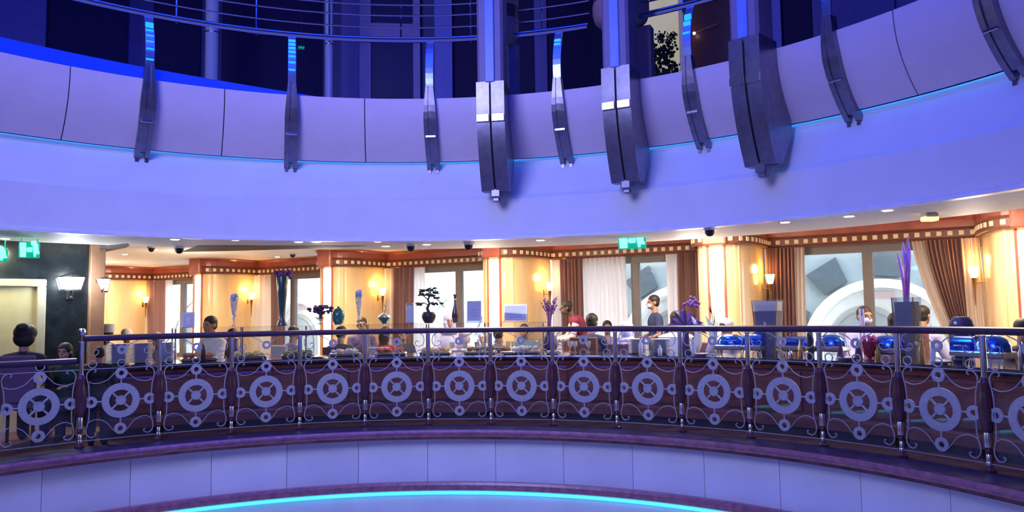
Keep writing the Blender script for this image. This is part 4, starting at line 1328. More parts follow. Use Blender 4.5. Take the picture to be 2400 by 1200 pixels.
# twigs vase
t, H = TK('twig_vase', 'glass vase of thin dark twigs in front of the right lit strip', 'flowers', 1676, 688)
MB().lathe([(.045, 0), (.05, .01), (.035, .1), (.03, .24), (.045, .34), (.042, .34), (.027, .24), (.03, .1)], seg=14, cap=False).build('vase', m_vase, t, smooth=True)
b = MB(); rnd = random.Random(8)
for k in range(11):
    x = rnd.uniform(-.10, .09); z = H * rnd.uniform(.8, 1)
    b.tube([(0, 0, .05), (x * .3, 0, H * .5), (x * .8, 0, H * .75), (x, 0, z)], [.003, .003, .0025, .0015], 4)
    b.tube([(x * .6, 0, H * .66), (x * .6 + rnd.choice((-.03, .03)), 0, H * .76)], .002, 4)
b.build('twigs', m_bark, t)['kind'] = 'stuff'
for u, lab in ((1627, 'curved ivory vase left of the twig vase'), (1661, 'curved ivory vase right below the dark twigs')):
    t, H = TK('ivory_vase', lab, 'vase', u, 742, group='curved ivory vases')
    MB().tube([(0, 0, 0), (.0, 0, .04), (.035, 0, .12), (.045, 0, .22), (.02, 0, H * .8), (-.03, 0, H)], [.045, .05, .052, .046, .03, .008], 12).build('body', mat('ivory_glaze', (.85, .78, .62), .25, coat=.4), t, smooth=True)
    MB().lathe([(.05, 0), (.05, .01)], seg=14).build('base', m_white, t)


def tapered(t, H, wt, wb, layers):
    MB().prism([(-wb / 2, 0), (wb / 2, 0), (wt / 2, H), (-wt / 2, H)], -wb / 2, wb / 2).build('glass_vase', m_vase, t)
    for sx in (-1, 1):
        MB().tube([(sx * wb / 2, -wb / 2 - .003, 0), (sx * wt / 2, -wb / 2 - .003, H)], .006, 5).build('polished_edge', m_goldr, t)
    for (q0, q1), mm in layers:
        w0 = wb + (wt - wb) * q0 - .03; w1 = wb + (wt - wb) * q1 - .03
        MB().prism([(-w0 / 2, H * q0 + .003), (w0 / 2, H * q0 + .003), (w1 / 2, H * q1), (-w1 / 2, H * q1)], -wb / 2 + .012, wb / 2 - .012).build('sand_layer', mm, t)


m_sandp = mat('plum_sand', (.10, .06, .15), .8, var=.3, scale=80)
m_sandd = mat('midnight_sand', (.04, .04, .10), .8, var=.3, scale=80)
m_sandc = mat('cream_sand', (.75, .68, .62), .8)
t, H = TK('tapered_vase', 'square tapered vase of layered plum sand left of the arched window', 'vase', 1801, 703)
tapered(t, H, .30, .20, [((.0, .35), m_sandd), ((.35, .60), m_sandd), ((.60, .80), m_sandp), ((.80, .97), m_sandc)])
MB().prism([(-.012, 0), (.012, 0), (.012, .0)], -.001, .001)
MB().tube([(0, -.112, H * .52), (0, -.112, H * .62)], .004, 5).tube([(-.012, -.112, H * .55), (-.012, -.112, H * .60)], .003, 5).tube([(.012, -.112, H * .55), (.012, -.112, H * .60)], .003, 5).build('white_emblem', m_white, t)
t, H = TK('tapered_vase', 'tall dark tapered vase holding long twisted purple stems', 'vase', 2127, 697)
tapered(t, H, .215, .17, [((.0, .45), mat('umber_sand', (.10, .05, .06), .8)), ((.45, .93), mat('slate_sand', (.06, .07, .10), .8))])
Hs = on_ring(2125, 553, RK)[1] - ZT
b = None
for k, (x0, x1, x2) in enumerate(((-.02, .01, .03), (.01, -.01, .0), (.03, .03, .045), (-.01, -.02, -.04), (.0, .04, .02))):
    pts_ = []
    for q in range(11):
        tt = q / 10; x = x0 * .4 * (1 - tt) + x2 * 1.5 * tt ** 1.8 + .006 * sin(tt * 9 + k); pts_.append((x, .010 * cos(tt * 8 + k * 2), H * .5 + (Hs - H * .5) * tt * (1 - .06 * k)))
    MB().tube(pts_, [.012 + .005 * q / 10 for q in range(10)] + [.004], 6).build('twisted_stem', mat('magenta_stem', (.42, .07, .26), .5, var=.3), t, smooth=True)
# two pale candles
for u, v, lab in ((2016, 722, 'tall pale candle in front of the reddish head, left of the pair'), (2024, 724, 'tall pale candle in front of the reddish head, right of the pair')):
    t, H = TK('candle', lab, 'candle', u, v, 6.15, 'pair of pale candles')
    MB().lathe([(.010, .06), (.011, H * .5), (.009, H - .01), (.003, H)], seg=10).build('wax', mat('pale_wax', (.75, .72, .85), .5), t, smooth=True)
    MB().lathe([(.018, 0), (.018, .01), (.008, .03), (.014, .06), (.012, .065)], seg=12).build('holder', m_steel, t, smooth=True)
# chafing dishes
m_bluel = mat('blue_reflection_lid', (.04, .16, .85), .16, .85, var=.3, scale=20)  # blue reflections put into the colour of the steel lids


def chafer(u, v, R, w, lab, rnd_):
    t, H = T('chafing_dish', lab, 'food warmer', u, v, R, ZT, 'blue-shining chafing dishes')
    h0 = .13
    MB().bbox((0, 0, h0 - .03), (w, .26, .06), .012).build('water_pan', m_steelb, t)
    for sx in (-1, 1):
        for sy in (-1, 1):
            MB().tube([(sx * (w / 2 - .02), sy * .1, h0 - .05), (sx * (w / 2 - .005), sy * .11, 0)], .008, 6).build('leg', m_steel, t)
    b = MB(); n = 12; vs = []; fs = []; hh = H - h0
    xs = [-w / 2, -w / 2 * .94, w / 2 * .94, w / 2]; sc_ = [.55, 1, 1, .55]
    if rnd_:
        b.lathe([(w * .5, h0), (w * .49, h0 + hh * .35), (w * .40, h0 + hh * .72), (w * .22, h0 + hh * .95), (.01, H)], seg=20, sy=.75)
    else:
        for i, x in enumerate(xs):
            for k in range(n + 1):
                a_ = PI * k / n; vs.append((x, .12 * cos(a_) * (.8 if sc_[i] < 1 else 1), h0 + hh * sin(a_) ** .8 * sc_[i] if 0 < k < n else h0))
        for i in range(3):
            for k in range(n): fs.append((i * (n + 1) + k, (i + 1) * (n + 1) + k, (i + 1) * (n + 1) + k + 1, i * (n + 1) + k + 1))
        fs += [tuple(range(n + 1)), tuple(reversed(range(3 * (n + 1), 4 * (n + 1))))]
        b.add(vs, fs)
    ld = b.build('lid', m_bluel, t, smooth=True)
    MB().tube([(-.04, -.125, h0 + .04), (-.04, -.145, h0 + .05), (.04, -.145, h0 + .05), (.04, -.125, h0 + .04)], .006, 6).build('handle', m_steel, ld, smooth=True)


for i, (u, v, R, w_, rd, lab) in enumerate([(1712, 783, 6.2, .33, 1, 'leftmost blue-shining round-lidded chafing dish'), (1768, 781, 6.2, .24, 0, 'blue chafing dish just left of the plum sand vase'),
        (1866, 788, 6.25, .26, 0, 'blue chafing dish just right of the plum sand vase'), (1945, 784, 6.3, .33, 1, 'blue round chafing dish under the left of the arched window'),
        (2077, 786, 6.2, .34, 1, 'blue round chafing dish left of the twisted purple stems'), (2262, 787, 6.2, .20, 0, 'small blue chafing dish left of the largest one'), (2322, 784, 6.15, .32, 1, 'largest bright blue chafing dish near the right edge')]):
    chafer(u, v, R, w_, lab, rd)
area('buffet_blue_light', ring(.95, 5.9, 2.1), ring(.95, 6.25, ZT), .35, (.05, .3, 1), 7)
area('buffet_blue_light', ring(.55, 5.9, 2.1), ring(.55, 6.25, ZT), .35, (.05, .3, 1), 7)

# dark urns, cones and small ware
t, H = TK('coffee_urn', 'dark rounded urn near the right end with a small pale mark', 'urn', 2253, 743, 6.45)
MB().lathe([(.09, 0), (.10, .02), (.085, .04), (.10, .07), (.115, .2), (.115, .34), (.10, .40), (.07, .44), (.02, H - .01), (.004, H)], seg=20).build('body', m_dpurp, t, smooth=True)
MB().ball((0, -.112, .38), .018, 8, 5, (1, .3, 1)).build('pale_mark', m_white, t)
MB().tube([(0, -.11, .12), (0, -.15, .12), (0, -.15, .09)], .01, 6).build('tap', m_steel, t)
for u, v, lab in ((1967, 793, 'dark napkin cone in front of the lilac shirt sleeve'), (2008, 790, 'dark napkin cone just left of the red glass bowl'), (1897, 775, 'tall dark pepper mill between two blue chafing dishes')):
    t, H = TK('dark_cone' if 'cone' in lab else 'pepper_mill', lab, 'table ware', u, v, 6.1)
    if 'cone' in lab:
        MB().lathe([(.045, 0), (.04, .03), (.02, H * .6), (.002, H)], seg=10).build('folded_cone', m_dpurp, t)
        MB().lathe([(.055, 0), (.055, .008)], seg=12).build('saucer', m_steelb, t)
    else:
        MB().lathe([(.035, 0), (.04, .02), (.028, .08), (.036, .16), (.028, .22), (.036, H * .85), (.02, H)], seg=14).build('body', m_blackish, t, smooth=True)
        MB().ball((0, 0, H + .01), .013, 8, 5).build('knob', m_steel, t)
t, H = TK('glass_bowl', 'red-glowing bowl of fruit left of a blue chafing dish', 'bowl', 2035, 800, 6.05)
MB().lathe([(.05, 0), (.05, .01), (.015, .025), (.05, .05), (.09, H * .8), (.095, H)], seg=18).build('bowl', mat('ruby_glass', (.35, .02, .06), .1, coat=.8), t, smooth=True)
b = MB(); rnd = random.Random(3)
for k in range(14): b.ball((rnd.gauss(0, .035), rnd.gauss(0, .03), H + rnd.uniform(0, .05)), .022, 7, 5)
b.build('fruit', mat('pink_fruit', (.6, .12, .25), .4), t)['kind'] = 'stuff'

# plates, glasses, bottles
plate0 = None
for i, (u, v, lab, n) in enumerate([(1190, 838, 'stack of white plates under the wide menu stand', 3), (1300, 836, 'stack of white plates below the purple spiky flowers', 4), (745, 836, 'shiny shallow dish below the dark bouquet', 1), (1643, 836, 'low stack of pale plates below the twig vase', 2), (2205, 838, 'cream plate stack right of the tall dark vase', 2), (1985, 838, 'small white plate pile before the dark cones', 2)]):
    a, _ = on_ring(u, v - 5, 6.05)
    t = thing('plate_stack' if n > 1 else 'dish', lab, 'plates', ring(a, 6.05, ZT), -a, 'plates on the counter' )
    me = MB().lathe([(.05, 0), (.055, .004), (.095, .016), (.10, .02), (.094, .02), (.05, .008)], seg=20).mesh('plate', m_white, True)
    for k in range(n): link('plate', me, t, (0, 0, .009 * k))
m_amber = mat('amber_bottle', (.5, .3, .06), .15, coat=.6, emit=None)
for i, (u, v, mm, lab) in enumerate([(478, 806, m_blackish, 'dark bottle on the counter left of the bending dark-haired head'), (1500, 812, m_white, 'white shaker below the man in navy'), (1623, 812, m_white, 'small white cruet left of the twig vase'),
        (1873, 815, m_goldr, 'shiny brass shaker below the plum sand vase'), (2053, 828, m_amber, 'amber bottle lying before the blue chafing dish'), (2156, 802, m_amber, 'amber bottle right of the tall dark vase'), (2182, 822, m_white, 'pale tea cup stack right of the amber bottle'), (2388, 812, m_steelb, 'steel pitcher at the right edge'),
        (1545, 828, m_white, 'white salt pot at the middle of the counter'), (1850, 838, m_steel, 'little silver cup before the chafing dishes')]):
    t, H = TK('bottle', lab, 'bottle', u, v - 20, 6.0)
    H = max(.07, min(H, .22))
    MB().lathe([(.022, 0), (.026, .006), (.026, H * .6), (.011, H * .78), (.012, H * .95), (.009, H)], seg=12).build('body', mm, t, smooth=True)
    MB().lathe([(.013, H * .93), (.013, H * 1.04)], seg=10).build('cap', m_steel, t)
glass_me = MB().lathe([(.026, 0), (.028, .006), (.006, .012), (.005, .06), (.03, .09), (.034, .15), (.032, .15), (.028, .092), (.003, .064)], seg=12, cap=False).mesh('bowl', m_vase, True)
for i in range(14):
    u = 1060 + 24 * i + (5 * (i % 3)); a, _ = on_ring(u, 830, 6.5)
    o = link('wine_glass', glass_me, None, ring(a, 6.5 + .06 * (i % 2), ZT), -a)
    tag(o, 'clear stemmed glass, %s from the left in the counter row' % ORD[i], 'glass', 'row of stemmed glasses on the counter')

# food trays behind the guard
tray_cols = [(.55, .20, .12), (.65, .60, .25), (.30, .35, .12), (.7, .65, .6), (.45, .12, .10), (.75, .55, .30), (.25, .15, .1), (.6, .6, .62)]
names = ['reddish', 'yellow', 'green', 'white', 'dark red', 'golden', 'brown', 'pale grey']
for k in range(8):
    a = aG0 + (aG1 - aG0) * (k + .5) / 8
    t = thing('food_tray', 'steel tray of %s food under the glass guard, number %s from the left' % (names[k], ['one', 'two', 'three', 'four', 'five', 'six', 'seven', 'eight'][k]), 'tray', ring(a, 6.3, ZT), -a)
    MB().bbox((0, 0, .02), (.42, .30, .04), .012).build('tray', m_steelb, t)
    b = MB(); rnd = random.Random(k)
    for q in range(40): b.ball((rnd.uniform(-.17, .17), rnd.uniform(-.11, .11), .05 + rnd.uniform(0, .03)), rnd.uniform(.02, .03), 6, 4)
    b.build('food', mat('food_%s' % names[k].replace(' ', '_'), tray_cols[k], .6), t)['kind'] = 'stuff'

# ================================================================== PEOPLE
def capsule(b, p, q, r1, r2, seg=12):
    p, q = Vector(p), Vector(q); d = q - p; L = d.length
    if L < 1e-5: d = Vector((0, 0, 1))
    R = d.to_track_quat('Z', 'Y').to_matrix()
    prof = []
    for k in range(5):
        t = -PI / 2 + PI / 2 * k / 4; prof.append((max(1e-3, r1 * cos(t)), r1 * sin(t)))
    for k in range(5):
        t = PI / 2 * k / 4; prof.append((max(1e-3, r2 * cos(t)), L + r2 * sin(t)))
    n = len(b.v); b.lathe(prof, (0, 0, 0), seg)
    for i in range(n, len(b.v)): b.v[i] = tuple(p + R @ Vector(b.v[i]))
    return b


def remesh(b, name, voxel, mats, smooth=2):
    me = b.mesh(name); o = bpy.data.objects.new(name, me); C.objects.link(o)
    m = o.modifiers.new('r', 'REMESH'); m.mode = 'VOXEL'; m.voxel_size = voxel
    s = o.modifiers.new('s', 'SMOOTH'); s.factor = .5; s.iterations = smooth
    dg = bpy.context.evaluated_depsgraph_get(); dg.update()
    out = bpy.data.meshes.new_from_object(o.evaluated_get(dg)); out.name = name
    bpy.data.objects.remove(o)
    out.materials.clear()
    for mm in mats: out.materials.append(mm)
    out.polygons.foreach_set('use_smooth', [True] * len(out.polygons))
    return out


def limb(b, pts, rs, extra=0.):
    for (p, q), (r, s) in zip(zip(pts, pts[1:]), zip(rs, rs[1:])): capsule(b, p, q, r + extra, s + extra)


def hand(b, w, d, up, side):
    """palm and five bent fingers; w wrist, d pointing direction, up back of the hand, side +1 puts the thumb on +side"""
    w, d, up = Vector(w), Vector(d).normalized(), Vector(up).normalized()
    s = d.cross(up).normalized() * side
    for k in (-1, -.3, .3, 1):
        capsule(b, w + d * .02 + s * .010 * k, w + d * .085 + s * .027 * k, .014, .013, 8)
    for k, L in ((1, .062), (.33, .074), (-.33, .069), (-1, .052)):
        p0 = w + d * .085 + s * .029 * k; p1 = p0 + d * L * .55 - up * .006; p2 = p1 + (d * .8 - up * .6) * L * .5
        capsule(b, p0, p1, .0105, .0095, 8); capsule(b, p1, p2, .0095, .008, 8)
    p0 = w + d * .03 + s * .03; p1 = p0 + (d * .6 + s * .8) * .04; p2 = p1 + d * .035
    capsule(b, p0, p1, .0125, .011, 8); capsule(b, p1, p2, .011, .0095, 8)


def skeleton(pose):
    """faces -y; returns joints"""
    J = {}
    if pose == 'sit': hip = .50
    else: hip = .93
    lean = {'sit': .05, 'stand': .0, 'bend': .30}[pose]
    def tp(z, y=0.): return Vector((0, y - lean * (z / .55), hip + z * (1 - lean * .25)))
    J['hip'] = tp(0); J['waist'] = tp(.16); J['chest'] = tp(.36); J['neck0'] = tp(.50); J['neck1'] = tp(.59, -.015)
    J['head'] = tp(.70, -.03)
    J['legs'] = []; J['arms'] = []
    for s in (-1, 1):
        h = Vector((s * .09, 0, hip - .02))
        if pose == 'sit': J['legs'].append([h, Vector((s * .11, -.42, .50)), Vector((s * .11, -.40, .08)), Vector((s * .12, -.53, .035))])
        else: J['legs'].append([h, Vector((s * .10, -.02, .48)), Vector((s * .10, .02, .08)), Vector((s * .12, -.13, .03))])
        sh = J['neck0'] + Vector((s * .17, .01, -.045))
        if pose == 'stand': el = sh + Vector((s * .07, -.02, -.28)); wr = el + Vector((-s * .04, -.20, -.10 + .04))
        elif pose == 'bend': el = sh + Vector((s * .05, -.08, -.27)); wr = el + Vector((-s * .03, -.23, -.06))
        else: el = sh + Vector((s * .06, -.10, -.25)); wr = el + Vector((-s * .08, -.22, .03))
        J['arms'].append([sh, el, wr])
    return J


def torso(b, J, e=0., full=True):
    def ell(c, rx, ry, rz):
        b.ball(c, 1., 16, 10, (rx + e, ry + e, rz + e))
    ell(J['hip'] + Vector((0, .01, .02)), .155, .115, .12)
    ell(J['waist'], .135, .10, .14)
    ell(J['chest'], .165, .115, .17)
    limb(b, [J['hip'], J['waist'], J['chest'], J['neck0'] - Vector((0, 0, .03))], [.11, .10, .105, .075], e)
    for s in (0, 1):
        sh = J['arms'][s][0]
        limb(b, [J['neck0'] + Vector((0, .01, -.02)), sh], [.058, .052], e)


def head_geo(b, J):
    h = J['head']
    b.ball(h + Vector((0, .01, .035)), 1., 18, 12, (.077, .095, .092))
    b.ball(h + Vector((0, -.02, -.035)), 1., 16, 10, (.060, .068, .078))
    capsule(b, h + Vector((0, -.075, -.085)), h + Vector((0, -.055, -.07)), .018, .028, 8)
    capsule(b, h + Vector((0, -.088, .02)), h + Vector((0, -.112, -.022)), .009, .014, 8)
    capsule(b, h + Vector((-.018, -.088, -.055)), h + Vector((.018, -.088, -.055)), .010, .010, 8)
    for s in (-1, 1):
        b.ball(h + Vector((s * .080, .012, -.005)), 1., 10, 6, (.010, .020, .034))
        capsule(b, h + Vector((s * .014, -.086, .030)), h + Vector((s * .045, -.078, .032)), .009, .009, 8)
    capsule(b, J['neck0'] - Vector((0, 0, .04)), J['neck1'] + Vector((0, .01, .03)), .056, .052)


m_none = mat('default_skin', (.45, .25, .17), .5)
BODY = {}
for pose in ('sit', 'stand', 'bend'):
    J = skeleton(pose); b = MB(); torso(b, J); head_geo(b, J)
    for k, s in ((0, -1), (1, 1)):
        limb(b, J['arms'][k], [.047, .038, .025])
        d = (J['arms'][k][2] - J['arms'][k][1])
        hand(b, J['arms'][k][2], d + Vector((0, -.02, -.03)), (0, 0, 1), -s)
        L = J['legs'][k]; limb(b, L[:3], [.082, .055, .038]); capsule(b, L[2], L[3], .036, .03)
    body = remesh(b, 'body', .0105, [m_none])
    # clothes
    b = MB(); torso(b, J, .014)
    for k in (0, 1):
        sh, el, wr = J['arms'][k]; limb(b, [sh, el, el.lerp(wr, .75)], [.050, .044, .036], .012)
    shirt = remesh(b, 'shirt', .016, [m_none])
    b = MB(); torso(b, J, .014)
    for k in (0, 1):
        sh, el, wr = J['arms'][k]; limb(b, [sh, sh.lerp(el, .62)], [.052, .046], .016)
    tee = remesh(b, 'shirt', .016, [m_none])
    b = MB()
    b.ball(J['hip'] + Vector((0, .01, 0)), 1, 14, 8, (.172, .132, .13))
    for k in (0, 1):
        L = J['legs'][k]; limb(b, L[:3], [.088, .062, .050], .014)
    trou = remesh(b, 'trousers', .018, [m_none])
    b = MB()
    for k in (0, 1):
        L = J['legs'][k]; capsule(b, L[2] + Vector((0, .02, -.035)), L[3] + Vector((0, 0, .012)), .045, .042)
    shoes = remesh(b, 'shoes', .015, [m_none])
    BODY[pose] = (J, body, shirt, tee, trou, shoes)


def head_piece(kind):
    b = MB()
    if kind == 'short':
        b.ball((0, .018, .050), 1., 18, 12, (.086, .100, .088)); b.ball((0, .045, .0), 1., 14, 8, (.080, .062, .075))
    elif kind == 'bun':
        b.ball((0, .020, .050), 1., 18, 12, (.092, .106, .094)); b.ball((0, .05, -.01), 1., 14, 8, (.088, .066, .09)); b.ball((0, .09, .10), 1., 12, 8, (.055, .055, .05))
    elif kind == 'long':
        b.ball((0, .020, .048), 1., 18, 12, (.094, .104, .092)); b.ball((0, .058, -.05), 1., 14, 10, (.095, .058, .14)); b.ball((0, .07, -.16), 1., 12, 8, (.085, .045, .10))
    elif kind == 'scarf':
        b.ball((0, .015, .045), 1., 18, 12, (.098, .108, .098)); b.ball((0, .045, -.03), 1., 14, 10, (.098, .076, .12)); b.ball((0, .02, -.16), 1., 14, 8, (.15, .115, .07))
        capsule(b, (-.07, -.045, -.02), (-.045, -.06, -.11), .032, .035); capsule(b, (.07, -.045, -.02), (.045, -.06, -.11), .032, .035)
    if kind in ('short', 'bun', 'long', 'scarf'):
        return remesh(b, 'head_scarf' if kind == 'scarf' else 'hair', .009, [m_none])
    if kind == 'kufi':
        return MB().lathe([(.086, .03), (.090, .045), (.091, .09), (.087, .118), (.07, .128), (.0005, .132)], seg=22, sy=1.12).mesh('cap', m_none, True)
    if kind == 'cap':
        return MB().lathe([(.090, .03), (.094, .05), (.090, .09), (.068, .128), (.035, .145), (.0005, .150)], seg=22, sy=1.15).mesh('cap', m_none, True)


HP = {k: head_piece(k) for k in ('short', 'bun', 'long', 'scarf', 'kufi', 'cap')}
eye_me = MB().ball((-.030, -.081, .008), .0105, 8, 6).ball((.030, -.081, .008), .0105, 8, 6).mesh('eyes', mat('eye_white_brown', (.10, .07, .06), .2), True)
mask_me = remesh(MB().ball((0, -.052, -.045), 1, 16, 10, (.056, .058, .046)), 'face_mask', .009, [m_none])
apron_cache = {}
SKIN = {'l': (.52, .33, .25), 'm': (.36, .20, .14), 'd': (.14, .075, .055)}
HAIR = {'k': (.012, .010, .010), 'b': (.05, .025, .018), 'r': (.045, .018, .030)}


def set_mat(o, m):
    o.material_slots[0].link = 'OBJECT'; o.material_slots[0].material = m


# chairs
def chair_parts():
    P = []
    P.append(('seat', MB().bbox((0, 0, .44), (.44, .44, .07), .025).mesh('seat', m_none)))
    P.append(('backrest', MB().bbox((0, .21, .74), (.42, .05, .52), .022).mesh('backrest', m_none)))
    lg = []
    for sx in (-1, 1):
        for sy in (-1, 1): lg.append(MB().tube([(sx * .19, sy * .18, .41), (sx * .20, sy * .20, 0)], .018, 6).mesh('leg', m_blackish))
    return P, lg


CH, CHL = chair_parts()


def chair(loc, rz, mm, lab, sc_=1.):
    t = thing('dining_chair', lab, 'chair', loc, rz, 'dining chairs'); t.scale = (sc_,) * 3
    for n_, me in CH:
        o = link(n_, me, t); set_mat(o, mm)
    for me in CHL: link('leg', me, t)
    return t


m_slip = mat('pale_chair_cover', (.55, .60, .78), .8)
m_chbr = mat('brown_chair_fabric', (.16, .07, .05), .8)
m_chpl = mat('plum_chair_fabric', (.12, .06, .12), .8)


def person(lab, u, v, R, pose, face, skin, hk, hcol, shirt, trousers=(.03, .03, .05), tee=False, mask=None, big=False, chair_m=None, z0=0., chlab=None, smax=1.14):
    a, z = on_ring(u, v, R)
    J, body, sh, te, tr, shoes = BODY[pose]
    top = J['head'].z + (.15 if hk in ('kufi', 'cap', 'bun') else .14)
    s = max(.55, min(smax, (z - z0) / top))
    yh = J['head'].y * s
    rz = -a + face
    loc = ring(a, R, z0) - Vector((-sin(rz) * yh, cos(rz) * yh, 0))
    t = thing('person', lab, 'person', loc, rz); t.scale = (s,) * 3
    o = link('body', body, t); set_mat(o, mat('skin_' + skin, SKIN[skin], .5, var=.04))
    hx = mat('cloth_%d_%d_%d' % tuple(int(c * 100) for c in shirt), shirt, .85, var=.08, scale=14)
    o = link('shirt', te if tee else sh, t); set_mat(o, hx)
    o = link('trousers', tr, t); set_mat(o, mat('cloth_%d_%d_%d' % tuple(int(c * 100) for c in trousers), trousers, .85))
    o = link('shoes', shoes, t); set_mat(o, m_blackish)
    hm = mat('hair_' + hcol, HAIR[hcol], .6) if isinstance(hcol, str) else mat('cap_%d_%d_%d' % tuple(int(c * 100) for c in hcol), hcol, .8)
    if hk in ('kufi', 'cap'):
        o = link('hair', HP['short'], t, J['head']); set_mat(o, mat('hair_k', HAIR['k'], .6)); o.scale = (.97, .97, .93)
    o = link({'scarf': 'head_scarf', 'kufi': 'cap', 'cap': 'cap'}.get(hk, 'hair'), HP[hk], t, J['head']); set_mat(o, hm)
    if hk == 'kufi': o.scale = (1.06, 1.06, 1.3); o.location.z -= .012
    if big: o.scale = (1.3, 1.18, 1.12)
    link('eyes', eye_me, t, J['head'])
    if mask:
        o = link('face_mask', mask_me, t, J['head']); set_mat(o, mat('mask_cloth', mask, .8))
    if pose == 'sit' and chair_m:
        chair(loc, rz, chair_m, chlab or ('chair under the ' + lab[:1].lower() + lab[1:]), s)
    return t, s, J


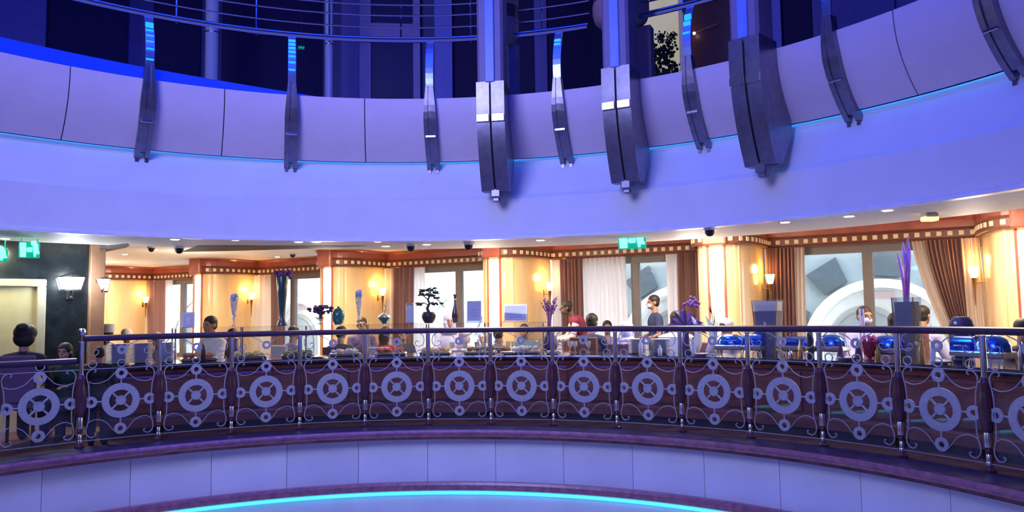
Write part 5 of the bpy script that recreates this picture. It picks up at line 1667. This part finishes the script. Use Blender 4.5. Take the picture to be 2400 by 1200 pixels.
PI_ = PI
NAVY = (.02, .03, .10); WHT = (.72, .72, .80); LAV = (.50, .50, .78); BLK = (.015, .015, .02); RED = (.40, .04, .05); MAR = (.22, .02, .06)
PEOPLE = [
 ('person with voluminous dark bun in black at the far left rail', 62, 760, 6.35, 'sit', 2.6, 'm', 'bun', 'k', BLK, {'big': True}),
 ('small person in dark green and black beside the far left lift', 152, 802, 6.45, 'sit', -.6, 'm', 'long', 'k', (.01, .035, .025), {}),
 ('dark-haired child in black standing at the counter end behind the rail', 234, 812, 5.62, 'stand', 2.9, 'm', 'short', 'k', BLK, {}),
 ('seated man with tall white round cap and white robe', 253, 760, 8.6, 'sit', .5, 'd', 'kufi', (.92, .92, .98), WHT, {}),
 ('seated man with low white cap right of the tall-capped man', 297, 769, 9.9, 'sit', -0.3, 'd', 'cap', (.88, .88, .90), WHT, {}),
 ('seated man with small pale cap beside the far left brown curtain', 368, 778, 9.0, 'sit', -0.6, 'd', 'cap', (.62, .60, .50), (.25, .25, .35), {}),
 ('black-haired man in white shirt right of the framed photo stand', 492, 739, 7.9, 'sit', -0.9, 'm', 'short', 'k', WHT, {}),
 ('small dark head seated just below the slim cone vase', 545, 768, 8.9, 'sit', 0.2, 'm', 'short', 'k', (.18, .20, .4), {}),
 ('seated person in violet-grey right of the white sheer, behind the flower stand', 690, 762, 8.3, 'sit', 2.2, 'm', 'short', 'b', (.30, .25, .38), {}),
 ('dark-haired person in black below the teal jar', 800, 762, 7.3, 'sit', 2.9, 'm', 'short', 'k', (.03, .05, .08), {}),
 ('dark-haired person behind the second slim cone vase', 848, 742, 8.9, 'sit', 0.1, 'm', 'short', 'r', (.12, .08, .20), {}),
 ('person in a red top seated below the teal dish', 903, 764, 7.3, 'sit', 2.8, 'm', 'long', 'b', RED, {}),
 ('dark-haired person seated left of the clear acrylic block', 946, 770, 9.0, 'sit', 0.1, 'm', 'short', 'k', (.05, .05, .10), {}),
 ('person in a lavender head scarf behind the bonsai', 1053, 733, 8.8, 'sit', 0.2, 'm', 'scarf', (.42, .42, .70), LAV, {}),
 ('person in a pale rose top seated left of the central lit pillar', 1088, 772, 7.3, 'sit', 3.0, 'm', 'scarf', (.62, .50, .62), (.62, .48, .60), {}),
 ('person in a pale blue top seated right below the upright menu', 1130, 777, 8.9, 'sit', -0.1, 'm', 'scarf', (.50, .52, .80), (.52, .54, .82), {}),
 ('brown-haired person below the central lit strip', 1168, 765, 7.3, 'sit', 2.9, 'm', 'short', 'b', (.20, .12, .14), {}),
 ('dark-haired person seated under the wide menu stand', 1228, 758, 8.8, 'sit', -0.1, 'm', 'short', 'k', (.10, .16, .26), {}),
 ('waiter with dark hair bending in white shirt and maroon waistcoat', 1326, 704, 8.3, 'bend', -1.25, 'd', 'short', 'k', (.72, .55, .60), {'vest': MAR}),
 ('dark-haired person in a navy top right of the bending waiter', 1388, 733, 7.25, 'sit', 2.9, 'm', 'short', 'k', NAVY, {}),
 ('dark-haired person seated before the wide white sheer', 1423, 750, 8.9, 'sit', 0.2, 'm', 'short', 'k', (.22, .20, .34), {}),
 ('person in a pale blue head scarf and top left of the man in navy', 1470, 752, 7.25, 'sit', 3.0, 'm', 'scarf', (.48, .50, .82), (.48, .50, .82), {}),
 ('standing man in navy polo and pale mask before the dark mullion', 1530, 690, 8.1, 'stand', -1.1, 'm', 'short', 'k', NAVY, {'mask': (.55, .58, .82), 'tee': True}),
 ('dark-haired person seated beneath the drooping purple petals', 1585, 727, 7.3, 'sit', -3.0, 'm', 'short', 'k', (.35, .36, .66), {}),
 ('person in a white dome cap below the right lit strip', 1702, 745, 7.4, 'sit', 2.6, 'm', 'cap', (.52, .50, .62), (.30, .28, .4), {}),
 ('person with dark plum hair left of the plum sand vase', 1746, 755, 8.7, 'sit', 0.3, 'm', 'short', 'r', (.12, .08, .20), {}),
 ('reddish-haired person behind the pair of pale candles', 2026, 716, 8.2, 'sit', 0.9, 'm', 'short', 'r', (.42, .42, .72), {'mask': (.30, .45, .70)}),
 ('broad-backed person in lilac shirt left of the tall dark vase', 2100, 731, 7.3, 'sit', 3.0, 'm', 'short', 'k', (.42, .42, .74), {}),
 ('dark-haired person in lilac shirt right of the tall dark vase', 2162, 714, 8.5, 'sit', 3.0, 'm', 'short', 'k', (.46, .46, .78), {}),
 ('dark-haired person cut by the right edge of the picture', 2400, 744, 7.1, 'sit', 1.2, 'm', 'short', 'k', (.04, .04, .06), {}),
]
for i, (lab, u, v, R, pose, face, skin, hk, hc, shc, kw) in enumerate(PEOPLE):
    vest = kw.pop('vest', None)
    cm = [m_chpl, m_chbr, m_slip][i % 3]
    t, s, J = person(lab, u, v, R, pose, face, skin, hk, hc, shc, chair_m=cm, chlab='%s dining chair carrying the %s' % (['plum', 'brown', 'pale-covered'][i % 3], ' '.join(lab.split()[:9])), **kw)
    if vest:
        b = MB(); torso(b, J, .024); me = remesh(b, 'waistcoat', .016, [m_none])
        o = link('waistcoat', me, t); set_mat(o, mat('waistcoat_cloth', vest, .8))
# tall plate stacks on the counter
st_me = MB().lathe([(.07, 0), (.075, .004), (.125, .013), (.132, .017), (.124, .018), (.07, .007)], seg=20).mesh('plate', mat('pale_stack_plate', (.62, .64, .74), .3, var=.05), True)
for u, R, n, sc_, lab in ((278, 6.28, 17, 1.0, 'tall stack of pale plates, left one of three at the counter end'), (331, 6.28, 17, .95, 'tall stack of pale plates, middle one of three at the counter end'), (389, 6.28, 17, .78, 'tall stack of pale plates, right one of three at the counter end'),
                      (1494, 6.3, 13, .9, 'tall stack of pale plates left of the standing man in navy'), (1548, 6.3, 13, .98, 'tall stack of pale plates in front of the standing man in navy')):
    a, _ = on_ring(u, 830, R)
    t = thing('plate_stack', lab, 'plates', ring(a, R, ZT), -a, 'tall plate stacks on the counter'); t.scale = (sc_, sc_, 1)
    for k in range(n): link('plate', st_me, t, (0, 0, .0142 * k))
